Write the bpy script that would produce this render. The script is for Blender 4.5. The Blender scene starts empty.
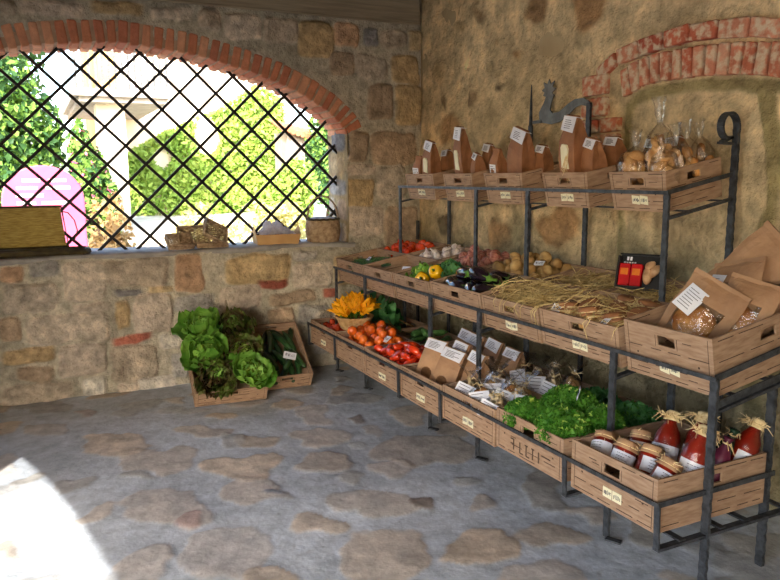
import bpy, math, random
import numpy as np
from mathutils import Vector, Matrix, Euler
random.seed(7); RNG=np.random.default_rng(11)
R=math.radians; PI=math.pi
scene=bpy.context.scene
COL=scene.collection

# ------------------------------------------------------------------ helpers
class MB:
    """collects faces, becomes ONE mesh object"""
    def __init__(s): s.v=[]; s.f=[]; s.m=[]; s.c=None
    def add(s,vs,fs,mat=0,M=None):
        o=len(s.v)
        for p in vs:
            p=Vector(p)
            s.v.append(tuple(M@p) if M is not None else tuple(p))
        for f in fs:
            s.f.append(tuple(i+o for i in f)); s.m.append(mat)
    def box(s,a,b,mat=0,M=None):
        x0,y0,z0=a; x1,y1,z1=b
        s.add([(x0,y0,z0),(x1,y0,z0),(x1,y1,z0),(x0,y1,z0),(x0,y0,z1),(x1,y0,z1),(x1,y1,z1),(x0,y1,z1)],
              [(0,3,2,1),(4,5,6,7),(0,1,5,4),(1,2,6,5),(2,3,7,6),(3,0,4,7)],mat,M)
    def cbox(s,c,d,mat=0,M=None):
        s.box([c[i]-d[i]/2 for i in range(3)],[c[i]+d[i]/2 for i in range(3)],mat,M)
    def hexa(s,p,mat=0,M=None):   # 8 corners, bottom ring then top ring
        s.add(p,[(0,3,2,1),(4,5,6,7),(0,1,5,4),(1,2,6,5),(2,3,7,6),(3,0,4,7)],mat,M)
    def rings(s,rings,mat=0,M=None,cap=True,closed=False):
        n=len(rings[0]); vs=[p for r in rings for p in r]; fs=[]
        k=len(rings)
        for i in range(k if closed else k-1):
            j=(i+1)%k
            for a in range(n):
                b=(a+1)%n
                fs.append((i*n+a,i*n+b,j*n+b,j*n+a))
        if cap and not closed:
            fs.append(tuple(range(n-1,-1,-1))); fs.append(tuple((k-1)*n+a for a in range(n)))
        s.add(vs,fs,mat,M)
    def tube(s,pts,r,n=6,mat=0,M=None,cap=True,closed=False):
        pts=[Vector(p) for p in pts]; rs=[]
        if not hasattr(r,'__len__'): r=[r]*len(pts)
        up=None
        for i,p in enumerate(pts):
            a=pts[(i-1)%len(pts)] if (closed or i>0) else p
            b=pts[(i+1)%len(pts)] if (closed or i<len(pts)-1) else p
            t=(b-a).normalized() if (b-a).length>1e-9 else Vector((0,0,1))
            if up is None: up=t.orthogonal().normalized()
            u=(up-t*up.dot(t)); u=u.normalized() if u.length>1e-6 else t.orthogonal().normalized()
            up=u; w=t.cross(u)
            rs.append([p+u*(r[i]*math.cos(2*PI*k/n))+w*(r[i]*math.sin(2*PI*k/n)) for k in range(n)])
        s.rings(rs,mat,M,cap,closed)
    def lathe(s,prof,n=16,mat=0,M=None,cap=True,wob=0,lobes=0,lob=0):
        rs=[]
        for r,z in prof:
            rs.append([((r*(1+lob*math.cos(lobes*2*PI*k/n)+random.uniform(-wob,wob)))*math.cos(2*PI*k/n),
                        (r*(1+lob*math.cos(lobes*2*PI*k/n)+random.uniform(-wob,wob)))*math.sin(2*PI*k/n),z) for k in range(n)])
        s.rings(rs,mat,M,cap)
    def bar(s,p0,p1,side,w,t,mat=0,wav=0.0,step=.03):
        """flat hammered bar p0-p1, w along 'side', t across"""
        p0,p1=Vector(p0),Vector(p1); d=p1-p0; L=d.length; d.normalize()
        u=Vector(side); u=(u-d*u.dot(d)).normalized(); w2=d.cross(u)
        n=max(1,int(L/step)) if wav else 1
        rs=[]
        for i in range(n+1):
            q=p0+d*(L*i/n)
            k=1+(wav*(1 if i%2 else -1)*random.uniform(.5,1) if wav else 0)
            a=u*(w/2*k); b=w2*(t/2*(2-k))
            rs.append([q-a-b,q+a-b,q+a+b,q-a+b])
        s.rings(rs,mat)
    def grid(s,fn,nu,nv,mat=0,M=None):
        vs=[fn(i/nu,j/nv) for j in range(nv+1) for i in range(nu+1)]
        fs=[(j*(nu+1)+i,j*(nu+1)+i+1,(j+1)*(nu+1)+i+1,(j+1)*(nu+1)+i) for j in range(nv) for i in range(nu)]
        s.add(vs,fs,mat,M)
    def blob(s,r,mat=0,M=None,n=10,m=7,noise=0.0):
        rs=[]
        for j in range(m+1):
            a=-PI/2+PI*j/m
            z=math.sin(a); c=max(math.cos(a),.02)
            rs.append([(r[0]*c*math.cos(2*PI*k/n)*(1+random.uniform(-noise,noise)),r[1]*c*math.sin(2*PI*k/n)*(1+random.uniform(-noise,noise)),r[2]*z) for k in range(n)])
        s.rings(rs,mat,M)
    def build(s,name,mats,parent=None,M=None,smooth=False,sub=0,bevel=0):
        me=bpy.data.meshes.new(name)
        me.from_pydata(s.v,[],s.f)
        if not isinstance(mats,(list,tuple)): mats=[mats]
        for m in mats: me.materials.append(m)
        me.polygons.foreach_set('material_index',s.m)
        if smooth: me.polygons.foreach_set('use_smooth',[True]*len(s.f))
        me.update()
        o=bpy.data.objects.new(name,me); COL.objects.link(o)
        if parent is not None: o.parent=parent
        if M is not None: o.matrix_basis=M
        if bevel:
            b=o.modifiers.new('b','BEVEL'); b.width=bevel; b.segments=2; b.limit_method='ANGLE'
        if sub:
            b=o.modifiers.new('s','SUBSURF'); b.levels=sub; b.render_levels=sub
        return o

def tag(o,label,cat,group=None,kind=None):
    if label: o['label']=label
    if cat: o['category']=cat
    if group: o['group']=group
    if kind: o['kind']=kind
    return o
def thing(name,label,cat,M=None,group=None):
    o=bpy.data.objects.new(name,None); COL.objects.link(o); o.empty_display_size=.05
    if M is not None: o.matrix_basis=M
    return tag(o,label,cat,group)
def struct(o): o['kind']='structure'; return o
def dup(o,M,label=None,group=None):
    c=o.copy(); COL.objects.link(c); c.matrix_basis=M
    if label: c['label']=label
    if group: c['group']=group
    for ch in list(o.children):
        d=ch.copy(); COL.objects.link(d); d.parent=c
        for g in ch.children:
            e=g.copy(); COL.objects.link(e); e.parent=d
    return c
def T(x,y,z,rx=0,ry=0,rz=0,s=1.0):
    return Matrix.Translation((x,y,z))@Euler((R(rx),R(ry),R(rz)),'XYZ').to_matrix().to_4x4()@Matrix.Scale(s,4)
def align(p,d,roll=0):
    """local +z along d at p"""
    q=Vector(d).to_track_quat('Z','Y')
    return Matrix.Translation(p)@q.to_matrix().to_4x4()@Matrix.Rotation(R(roll),4,'Z')

# ------------------------------------------------------------------ materials
def newmat(name):
    m=bpy.data.materials.new(name); m.use_nodes=True
    nt=m.node_tree; b=nt.nodes['Principled BSDF']; return m,nt,b
def N(nt,t,**kw):
    n=nt.nodes.new(t)
    for k,v in kw.items(): setattr(n,k,v)
    return n
def lin(c):   # sRGB 0-255 -> linear
    return tuple((x/255/12.92 if x/255<=.04045 else ((x/255+.055)/1.055)**2.4) for x in c)
def mat(name,c1,c2=None,scale=20,rough=.7,bump=0,bscale=None,spec=.3,detail=4,metal=0,lo=.35,hi=.65,sss=0,coat=0,stretch=None,island=0,trans=0):
    """two-tone noise material; c in sRGB 0..255"""
    m,nt,b=newmat(name)
    c1=lin(c1); c2=lin(c2) if c2 else tuple(x*.75 for x in c1)
    tc=N(nt,'ShaderNodeTexCoord'); src=tc.outputs['Object']
    if stretch:
        mp=N(nt,'ShaderNodeMapping'); mp.inputs['Scale'].default_value=stretch
        nt.links.new(src,mp.inputs['Vector']); src=mp.outputs['Vector']
    no=N(nt,'ShaderNodeTexNoise'); no.inputs['Scale'].default_value=scale; no.inputs['Detail'].default_value=detail
    nt.links.new(src,no.inputs['Vector'])
    cr=N(nt,'ShaderNodeValToRGB'); e=cr.color_ramp.elements
    e[0].position=lo; e[0].color=(*c1,1); e[1].position=hi; e[1].color=(*c2,1)
    nt.links.new(no.outputs['Fac'],cr.inputs['Fac'])
    out=cr.outputs['Color']
    if island:
        oi=N(nt,'ShaderNodeObjectInfo'); hs=N(nt,'ShaderNodeHueSaturation')
        mr=N(nt,'ShaderNodeMapRange'); mr.inputs['To Min'].default_value=1-island; mr.inputs['To Max'].default_value=1+island
        nt.links.new(oi.outputs['Random'],mr.inputs['Value']); nt.links.new(mr.outputs['Result'],hs.inputs['Value'])
        nt.links.new(out,hs.inputs['Color']); out=hs.outputs['Color']
    nt.links.new(out,b.inputs['Base Color'])
    b.inputs['Roughness'].default_value=rough; b.inputs['Metallic'].default_value=metal
    b.inputs['Specular IOR Level'].default_value=spec
    if coat: b.inputs['Coat Weight'].default_value=coat; b.inputs['Coat Roughness'].default_value=.1
    if sss: b.inputs['Subsurface Weight'].default_value=sss; b.inputs['Subsurface Radius'].default_value=(.02,.02,.01)
    if bump:
        n2=N(nt,'ShaderNodeTexNoise'); n2.inputs['Scale'].default_value=bscale or scale*2; n2.inputs['Detail'].default_value=5
        nt.links.new(src,n2.inputs['Vector'])
        bp=N(nt,'ShaderNodeBump'); bp.inputs['Strength'].default_value=1; bp.inputs['Distance'].default_value=bump
        nt.links.new(n2.outputs['Fac'],bp.inputs['Height']); nt.links.new(bp.outputs['Normal'],b.inputs['Normal'])
    if trans:   # leaves: light passes through
        tr=N(nt,'ShaderNodeBsdfTranslucent'); nt.links.new(out,tr.inputs['Color'])
        mx=N(nt,'ShaderNodeMixShader'); mx.inputs[0].default_value=trans
        nt.links.new(b.outputs[0],mx.inputs[1]); nt.links.new(tr.outputs[0],mx.inputs[2])
        nt.links.new(mx.outputs[0],nt.nodes['Material Output'].inputs['Surface'])
    return m
def attr_mat(name,rough,scale,amt,bump,bscale,fine=120,spot=0,spotcol=(40,34,26),sthr=(.6,.78)):
    """colour from the mesh's own 'col' attribute (which stone is which), broken up by noise"""
    m,nt,b=newmat(name)
    at=N(nt,'ShaderNodeAttribute',attribute_name='col')
    tc=N(nt,'ShaderNodeTexCoord')
    no=N(nt,'ShaderNodeTexNoise'); no.inputs['Scale'].default_value=scale; no.inputs['Detail'].default_value=8; no.inputs['Roughness'].default_value=.65
    nt.links.new(tc.outputs['Object'],no.inputs['Vector'])
    mr=N(nt,'ShaderNodeMapRange'); mr.inputs['From Min'].default_value=.25; mr.inputs['From Max'].default_value=.75
    mr.inputs['To Min'].default_value=1-amt; mr.inputs['To Max'].default_value=1+amt
    nt.links.new(no.outputs['Fac'],mr.inputs['Value'])
    mu=N(nt,'ShaderNodeMix',data_type='RGBA',blend_type='MULTIPLY'); mu.inputs[0].default_value=1
    nt.links.new(at.outputs['Color'],mu.inputs[6]); nt.links.new(mr.outputs['Result'],mu.inputs[7])
    out=mu.outputs[2]
    if spot:
        n3=N(nt,'ShaderNodeTexNoise'); n3.inputs['Scale'].default_value=scale*3.1; n3.inputs['Detail'].default_value=6
        nt.links.new(tc.outputs['Object'],n3.inputs['Vector'])
        m3=N(nt,'ShaderNodeMapRange'); m3.inputs['From Min'].default_value=sthr[0]; m3.inputs['From Max'].default_value=sthr[1]; m3.inputs['To Max'].default_value=spot
        nt.links.new(n3.outputs['Fac'],m3.inputs['Value'])
        mx=N(nt,'ShaderNodeMix',data_type='RGBA'); nt.links.new(m3.outputs['Result'],mx.inputs[0])
        nt.links.new(out,mx.inputs[6]); mx.inputs[7].default_value=(*lin(spotcol),1); out=mx.outputs[2]
    nt.links.new(out,b.inputs['Base Color']); b.inputs['Roughness'].default_value=rough; b.inputs['Specular IOR Level'].default_value=.25
    n2=N(nt,'ShaderNodeTexNoise'); n2.inputs['Scale'].default_value=bscale; n2.inputs['Detail'].default_value=8; n2.inputs['Roughness'].default_value=.6
    nt.links.new(tc.outputs['Object'],n2.inputs['Vector'])
    bp=N(nt,'ShaderNodeBump'); bp.inputs['Strength'].default_value=1; bp.inputs['Distance'].default_value=bump
    nt.links.new(n2.outputs['Fac'],bp.inputs['Height']); nt.links.new(bp.outputs['Normal'],b.inputs['Normal'])
    return m
def clear_mat(name,tint=(1,1,1),gloss=.10,rough=.12):
    m,nt,b=newmat(name); nt.nodes.remove(b)
    tr=N(nt,'ShaderNodeBsdfTransparent'); tr.inputs['Color'].default_value=(*tint,1)
    gl=N(nt,'ShaderNodeBsdfGlossy'); gl.inputs['Roughness'].default_value=rough
    lw=N(nt,'ShaderNodeLayerWeight'); lw.inputs['Blend'].default_value=.25
    ad=N(nt,'ShaderNodeMath',operation='MULTIPLY_ADD',use_clamp=True); ad.inputs[1].default_value=.4; ad.inputs[2].default_value=gloss
    nt.links.new(lw.outputs['Fresnel'],ad.inputs[0])
    tc=N(nt,'ShaderNodeTexCoord'); n2=N(nt,'ShaderNodeTexNoise'); n2.inputs['Scale'].default_value=45
    nt.links.new(tc.outputs['Object'],n2.inputs['Vector'])
    bp=N(nt,'ShaderNodeBump'); bp.inputs['Distance'].default_value=.008; bp.inputs['Strength'].default_value=1
    nt.links.new(n2.outputs['Fac'],bp.inputs['Height']); nt.links.new(bp.outputs['Normal'],gl.inputs['Normal'])
    mx=N(nt,'ShaderNodeMixShader'); nt.links.new(ad.outputs[0],mx.inputs[0]); nt.links.new(tr.outputs[0],mx.inputs[1]); nt.links.new(gl.outputs[0],mx.inputs[2])
    nt.links.new(mx.outputs[0],nt.nodes['Material Output'].inputs['Surface'])
    return m
M_STONE=attr_mat('masonry',.9,13,.5,.022,34,spot=.45,spotcol=(84,72,58))
M_PLASTER=attr_mat('old_plaster',.95,6,.6,.04,20,spot=.5,spotcol=(122,98,66))
M_FLAG=attr_mat('flagstones',.55,9,.34,.005,24,spot=.4,spotcol=(104,98,94))
M_BRICK=attr_mat('brick',.9,14,.25,.004,60)
M_OLDBRICK=attr_mat('lime_smeared_brick',.92,7,.35,.008,50,spot=.95,spotcol=(212,192,164),sthr=(.44,.6))
M_SOFFIT=mat('painted_plank',(150,138,118),(128,116,98),3,.85,.002,stretch=(1,14,14))
M_CEIL=mat('ceiling_boards',(150,128,96),(122,100,72),4,.85,.003,stretch=(1,12,12))
M_PLAIN=mat('rendered_wall',(190,170,135),(168,146,110),2.5,.95,.006)
M_SILL=mat('sill_cement',(168,164,160),(140,136,132),9,.85,.004)
M_IRON=mat('forged_iron',(78,82,88),(48,50,55),30,.5,.003,60,spec=.5,metal=.35)
M_BLACKIRON=mat('grille_iron',(20,17,15),(34,25,20),25,.6,.002,spec=.4)
M_GREYMETAL=mat('grey_sheet_metal',(112,114,114),(88,88,86),20,.5,.001,metal=.4)
M_CRATE=mat('brown_crate_board',(174,144,118),(148,118,94),11,.75,.0012,90,stretch=(1.2,1.2,7),island=.06)
M_CRATELINE=mat('crate_print',(84,64,50),(64,48,38),30,.8)
M_CARD=mat('cream_card',(236,230,200),(222,214,180),12,.8)
M_WHITE=mat('white_label_paper',(232,232,238),(212,214,226),8,.6)
M_INK=mat('ink',(70,72,92),(52,52,66),40,.8)
M_KRAFT=mat('kraft_paper',(178,140,106),(154,116,86),9,.65,.004,28,spec=.35,island=.08)
M_KRAFTD=mat('dark_kraft_paper',(156,106,70),(126,82,52),9,.65,.004,28,spec=.35,island=.08)
M_RAFFIA=mat('raffia',(232,210,164),(204,176,126),30,.7)
M_STRAW=mat('straw',(222,198,140),(176,148,92),18,.6,island=.1)
M_FILM=clear_mat('cellophane')
M_GLASS=clear_mat('jar_glass',(.97,.98,.97),.04,.03)
M_BREAD=mat('bread_crust',(206,150,86),(158,92,42),14,.7,.008,24,island=.12)
M_BISC=mat('biscuit',(222,176,118),(190,136,80),20,.75,.004,island=.15)
M_PASTA=mat('dried_pasta',(240,222,184),(222,190,140),20,.6,.002,island=.15)
M_SAUCE=mat('tomato_sauce',(150,32,14),(112,18,8),14,.3,spec=.5,island=.15)
M_TOMATO=mat('tomato',(226,84,36),(206,54,22),6,.2,spec=.5,coat=.4,island=.12)
M_ORANGE=mat('orange_tomato',(236,120,36),(214,88,22),6,.25,spec=.5,coat=.3,island=.1)
M_PLUM=mat('plum_tomato',(224,70,28),(194,38,14),6,.18,spec=.6,coat=.5,island=.15)
M_CALYX=mat('green_calyx',(96,140,48),(66,100,30),14,.6)
M_CUKE=mat('cucumber_skin',(44,78,36),(24,50,24),18,.35,.002,60,spec=.5,island=.15)
M_COURG=mat('courgette_skin',(98,140,76),(58,102,50),24,.4,.001,stretch=(6,6,1),island=.15)
M_AUB=mat('aubergine_skin',(34,20,36),(18,10,20),8,.14,spec=.6,coat=.6)
M_POTATO=mat('potato_skin',(198,164,108),(160,122,72),16,.75,.003,island=.12)
M_ONION=mat('onion_skin',(206,150,132),(150,76,66),10,.4,.001,stretch=(8,8,1),island=.15)
M_GARLIC=mat('garlic_skin',(232,224,216),(206,186,184),12,.6,.002,stretch=(8,8,1))
M_YPEP=mat('yellow_pepper',(246,196,22),(232,166,10),5,.2,spec=.5,coat=.5)
M_CHARD=mat('chard_leaf',(88,146,84),(54,108,58),14,.5,.006,40,trans=.2)
M_LETT=mat('green_lettuce_leaf',(136,182,76),(86,142,46),10,.5,.004,40,trans=.3)
M_LETTH=mat('pale_lettuce_heart',(186,212,104),(146,186,70),12,.5,.004,40,trans=.3)
M_REDL=mat('red_lettuce_leaf',(84,66,40),(92,114,44),13,.5,.004,40,trans=.25,lo=.42,hi=.6)
M_CURLY=mat('curly_leaf',(102,158,56),(54,114,32),22,.5,.002,trans=.3,island=.08)
M_FLOWER=mat('courgette_flower',(254,204,36),(250,166,12),14,.55,.002,trans=.3,island=.08)
M_WICKER=mat('wicker',(182,156,124),(138,112,86),30,.75,.003)
M_PALEWICK=mat('pale_wicker',(200,166,118),(160,124,78),30,.75,.003)
M_SLAT=mat('yellow_cane',(196,174,96),(156,130,62),20,.6,.002,stretch=(1,8,8))
M_DARKCANE=mat('dark_cane',(82,70,38),(56,46,26),20,.7,.002)
M_CARTON=mat('brown_cardboard',(206,168,116),(184,144,94),6,.8)
M_BLACKBOX=mat('black_carton',(22,20,22),(14,13,14),10,.35,spec=.5)
M_REDPACK=mat('red_pack',(196,26,34),(160,16,24),6,.25,spec=.5,coat=.3)
M_BEIGE=mat('beige_biscuit',(206,168,128),(160,116,80),26,.6,.002)
M_GOLD=mat('orange_print',(226,128,32),(206,102,22),20,.4)
M_NETT=mat('crumpled_net',(244,240,244),(222,218,226),40,.7,.003,trans=.55)
M_NET=mat('white_net',(226,222,226),(196,190,198),60,.7,.003)
M_CLOTH=mat('grey_cloth',(196,196,206),(168,168,182),14,.9,.004)
M_GREENFOIL=mat('dark_green_wrap',(26,62,40),(16,40,26),10,.35)
M_PURPLE=mat('purple_wrap',(104,34,62),(70,20,40),12,.4)
BST= [(-0.16,0.98,0.08,0.06,'o'),(0.04,0.99,0.1,0.06,'g'),(0.3,0.89,0.15,0.15,'b'),(0.69,0.93,0.23,0.11,'b'),(0.61,0.77,0.12,0.03,'u'),(-0.07,0.78,0.19,0.1,'b'),(0.17,0.53,0.29,0.11,'b'),(0.56,0.59,0.05,0.11,'y'),(0.79,0.6,0.15,0.15,'b'),(1.07,0.89,0.11,0.15,'o'),(0.62,0.41,0.17,0.04,'r'),(0.63,0.21,0.18,0.14,'b'),(0.26,0.28,0.17,0.13,'b'),(-0.11,0.35,0.18,0.06,'y'),(-0.08,0.21,0.13,0.06,'n'),(-0.06,0.06,0.25,0.08,'b'),(0.33,0.07,0.1,0.08,'w'),(0.79,0.01,0.15,0.08,'w'),(0.91,0.37,0.07,0.07,'w'),(0.97,0.17,0.07,0.1,'g'),(0.33,0.68,0.15,0.04,'b'),(-0.21,0.57,0.07,0.09,'n'),(0.56,-0.03,0.08,0.08,'b'),(0.85,0.8,0.1,0.03,'y'),(1.64,0.89,0.28,0.12,'y'),(1.76,0.76,0.13,0.04,'r'),(2.12,0.81,0.18,0.11,'b'),(1.12,0.66,0.16,0.06,'g'),(1.5,0.67,0.18,0.09,'b'),(1.93,0.63,0.21,0.06,'n'),(1.83,0.45,0.12,0.1,'n'),(2.12,0.46,0.14,0.1,'g'),(2.28,0.63,0.07,0.04,'r'),(2.27,0.41,0.14,0.09,'b'),(2.05,0.98,0.1,0.04,'g'),(2.43,0.83,0.11,0.14,'y'),(2.22,0.21,0.11,0.1,'g'),(2.41,0.44,0.12,0.09,'b'),(1.59,2.81,0.15,0.09,'b'),(1.9,2.8,0.15,0.1,'b'),(2.19,2.76,0.15,0.13,'y'),(2.47,2.81,0.11,0.09,'o'),(2.69,2.81,0.06,0.08,'u'),(2.91,2.81,0.13,0.08,'b'),(2.43,2.58,0.11,0.1,'n'),(2.7,2.56,0.15,0.11,'b'),(3.02,2.56,0.14,0.13,'y'),(2.77,2.28,0.13,0.16,'n'),(3.05,2.25,0.13,0.17,'y'),(2.4,1.92,0.07,0.12,'u'),(2.56,1.9,0.09,0.14,'n'),(2.9,1.89,0.22,0.14,'n'),(2.58,1.69,0.15,0.05,'b'),(2.87,1.59,0.13,0.15,'b'),(2.54,1.5,0.17,0.12,'y'),(3.14,1.61,0.11,0.12,'b'),(3.11,2.81,0.07,0.09,'y'),(1.34,2.85,0.08,0.08,'b'),(2.26,2.86,0.08,0.05,'y'),(-0.04,2.81,0.05,0.05,'b'),(0.24,2.83,0.22,0.05,'b'),(0.66,2.86,0.19,0.05,'y'),(1.04,2.86,0.16,0.05,'b'),(1.32,2.85,0.09,0.06,'b'),(2.62,1.26,0.19,0.13,'b'),(2.98,1.18,0.17,0.2,'n'),(2.61,0.46,0.2,0.18,'y'),(2.98,0.57,0.17,0.23,'b'),(2.68,0.1,0.27,0.13,'b')]
FST= [(0.67,3.04,0.16,-0.08,0.06,0.24,'t'),(0.54,4.3,0.23,-0.12,0.03,0.2,'t'),(0.36,4.65,0.2,-0.1,0.02,0.21,'t'),(0.47,3.59,0.21,-0.1,0.03,0.22,'t'),(0.62,3.42,0.06,-0.03,0.02,0.08,'r'),(0.97,3.96,0.19,-0.1,0.04,0.17,'t'),(0.96,3.58,0.16,-0.08,0.04,0.15,'t'),(1.07,3.53,0.05,-0.02,0.01,0.05,'u'),(0.31,3.08,0.09,-0.05,0.02,0.15,'t'),(0.89,4.65,0.13,-0.07,0.02,0.12,'t'),(1.15,4.34,0.15,-0.08,0.03,0.12,'t'),(0.2,5.39,0.07,-0.03,0.01,0.11,'r'),(0.43,4.07,0.11,-0.06,0.01,0.06,'g'),(0.3,4.77,0.07,-0.03,0.0,0.05,'t'),(0.99,4.38,0.07,-0.04,0.04,0.15,'g'),(0.09,4.14,0.08,-0.04,0.01,0.11,'g'),(-0.03,5.16,0.14,-0.07,0.0,0.16,'t'),(1.28,2.7,0.19,-0.09,0.11,0.23,'t'),(1.68,2.6,0.16,-0.08,0.1,0.16,'t'),(1.46,3.19,0.21,-0.11,0.07,0.14,'t'),(1.11,3.15,0.11,-0.06,0.05,0.13,'t'),(1.73,3.51,0.1,-0.05,0.05,0.11,'t'),(2.03,3.7,0.29,-0.15,0.13,0.23,'t'),(1.7,3.03,0.07,-0.04,0.04,0.08,'n'),(1.54,4.21,0.16,-0.08,0.06,0.16,'t'),(1.42,3.83,0.14,-0.07,0.05,0.14,'t'),(1.7,4.65,0.1,-0.05,0.08,0.22,'t'),(1.9,2.89,0.07,-0.03,0.05,0.08,'t'),(2.02,2.54,0.14,-0.07,0.08,0.11,'t'),(1.83,2.27,0.17,-0.08,0.08,0.1,'t'),(1.47,3.53,0.08,-0.04,0.03,0.07,'g'),(2.3,2.93,0.12,-0.06,0.16,0.21,'g'),(1.97,3.17,0.07,-0.04,0.04,0.07,'g'),(1.89,4.41,0.06,-0.03,0.04,0.1,'n'),(1.92,4.18,0.09,-0.05,0.04,0.09,'t'),(2.23,4.3,0.11,-0.06,0.11,0.2,'t')]
# ------------------------------------------------------------------ height-field masonry
def _h(ix,iy,s):
    n=(ix.astype(np.int64)*374761393+iy.astype(np.int64)*668265263+s*982451653)&0xffffffff
    n=((n^(n>>13))*1274126177)&0xffffffff
    return ((n^(n>>16))&0xffff)/65535.0
def vnoise(x,y,s=0):
    ix=np.floor(x); iy=np.floor(y); fx=x-ix; fy=y-iy
    fx=fx*fx*(3-2*fx); fy=fy*fy*(3-2*fy)
    a=_h(ix,iy,s); b=_h(ix+1,iy,s); c=_h(ix,iy+1,s); d=_h(ix+1,iy+1,s)
    return a+(b-a)*fx+(c-a)*fy+(a-b-c+d)*fx*fy-.5
def fbm(x,y,s=0,o=4):
    r=0;k=1
    for i in range(o): r=r+vnoise(x*2**i,y*2**i,s+i*17)*k; k*=.5
    return r
def smooth(e0,e1,x):
    t=np.clip((x-e0)/(e1-e0),0,1); return t*t*(3-2*t)
def field(us,vs,stones,mortar,pal,round_,depth,soft,lump,seed,warp=.03,expo=4,fade=None):
    U,V=np.meshgrid(us,vs)
    col=np.ones(U.shape+(3,))*np.array(lin(mortar))
    mm=1+.35*fbm(U*2,V*2,seed+3); col*=mm[...,None]
    H=lump*fbm(U*1.2,V*1.2,seed,3)+lump*.3*fbm(U*6,V*6,seed+5,3)
    best=np.zeros(U.shape)
    for i,st in enumerate(stones):
        cu,cv,au,av,bu,bv,k=st
        rad=math.hypot(au,av)+math.hypot(bu,bv)+.06
        i0,i1=np.searchsorted(us,[cu-rad,cu+rad]); j0,j1=np.searchsorted(vs,[cv-rad,cv+rad])
        if i1-i0<2 or j1-j0<2: continue
        u=U[j0:j1,i0:i1]; v=V[j0:j1,i0:i1]
        du=u-cu+warp*fbm(u*5,v*5,seed+i*7,3); dv=v-cv+warp*fbm(u*5+9,v*5,seed+i*7+3,3)
        det=au*bv-av*bu
        s=(du*bv-dv*bu)/det; t=(au*dv-av*du)/det
        la=math.hypot(au,av); lb=math.hypot(bu,bv)
        q=(np.abs(s)**expo+np.abs(t)**expo)**(1/expo)
        d=(1-q)*min(la,lb)              # ~ metres inside
        w=smooth(-soft*.2,soft,d)
        wc=w*(1 if fade is None else fade[0]+(fade[1]-fade[0])*((i*31%13)/12))
        base=np.array(lin(pal[k][i%len(pal[k])]))
        v2=1+.42*fbm(u*11,v*11,seed+i,5)+.1*((i*37%11)/11-.5)
        c=base*v2[...,None]
        col[j0:j1,i0:i1]=col[j0:j1,i0:i1]*(1-wc[...,None])+c*wc[...,None]
        h=smooth(0,round_,d)*depth*(.6+.4*((i*53%17)/17))+w*depth*.8*fbm(u*7,v*7,seed+i*3,4)
        H[j0:j1,i0:i1]+=h
    return U,V,H,np.clip(col,0,1)
def hf_object(name,us,vs,H,col,to3,keep,material):
    nv,nu=H.shape
    P=to3(*np.meshgrid(us,vs),H).reshape(-1,3)
    idx=np.arange(nu*nv).reshape(nv,nu)
    q=np.stack([idx[:-1,:-1],idx[:-1,1:],idx[1:,1:],idx[1:,:-1]],-1).reshape(-1,4)
    if keep is not None: q=q[keep.reshape(-1)]
    me=bpy.data.meshes.new(name)
    me.vertices.add(len(P)); me.vertices.foreach_set('co',P.astype(np.float32).ravel())
    me.loops.add(q.size); me.loops.foreach_set('vertex_index',q.astype(np.int32).ravel())
    me.polygons.add(len(q)); me.polygons.foreach_set('loop_start',np.arange(0,q.size,4,dtype=np.int32))
    me.polygons.foreach_set('use_smooth',np.ones(len(q),dtype=bool))
    me.update(calc_edges=True); me.validate()
    a=me.attributes.new('col','FLOAT_COLOR','POINT')
    a.data.foreach_set('color',np.concatenate([col.reshape(-1,3),np.ones((nu*nv,1))],1).astype(np.float32).ravel())
    me.materials.append(material)
    o=bpy.data.objects.new(name,me); COL.objects.link(o); return struct(o)
def colour_mesh(o,cols):
    a=o.data.attributes.new('col','FLOAT_COLOR','POINT')
    a.data.foreach_set('color',np.array([(*c,1) for c in cols],dtype=np.float32).ravel())

# ---- back wall with the arched opening
YB=5.86; XR=3.17; JX=2.455
PAL=dict(b=[(192,178,162),(184,172,156),(202,188,170),(178,164,146)],y=[(190,166,126),(182,158,120),(196,174,136)],o=[(194,160,130),(188,154,124)],
         n=[(176,154,130),(180,158,134),(168,148,126)],g=[(172,166,158),(164,160,154)],w=[(206,200,188),(210,202,190)],u=[(138,136,136),(130,130,132)],r=[(172,104,86),(164,94,78)])
st=[(a,b,c*1.04,0,0,d*1.04,k) for a,b,c,d,k in BST]
z=0.0; rr=random.Random(3)         # more courses left of the part the photograph shows
while z<3.3:
    h=rr.uniform(.12,.26); x=-1.8
    while x<-.42:
        w=rr.uniform(.2,.45); w=min(w,-.36-x)
        st.append((x+w/2,z+h/2,w/2-.02,0,0,h/2-.02,rr.choice('bbygn'))); x+=w
    z+=h
us=np.arange(-1.8,XR+.02,.012); vs=np.arange(-.03,3.34,.012)
us[np.argmin(abs(us-JX))]=JX; vs[np.argmin(abs(vs-1.055))]=1.055
U,V,H,C=field(us,vs,st,(178,170,152),PAL,.022,.034,.012,.014,21,.04,6)
ARCH_OUT=[(.65,2.785),(.958,2.762),(1.252,2.724),(1.56,2.652),(1.883,2.562),(2.137,2.452),(2.356,2.325),(2.491,2.222),(2.56,2.14),(2.60,2.06)]
mir=lambda L:[(1.3-x,z) for x,z in L[:0:-1]]+L
ARCH_OUT=mir(ARCH_OUT)
def offset(L,d):
    L=[Vector(p) for p in L]; out=[]
    for i,p in enumerate(L):
        t=(L[min(i+1,len(L)-1)]-L[max(i-1,0)]).normalized(); out.append(tuple(p+Vector((t.y,-t.x))*d))
    return out
ARCH_IN=offset(ARCH_OUT,.163)
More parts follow.
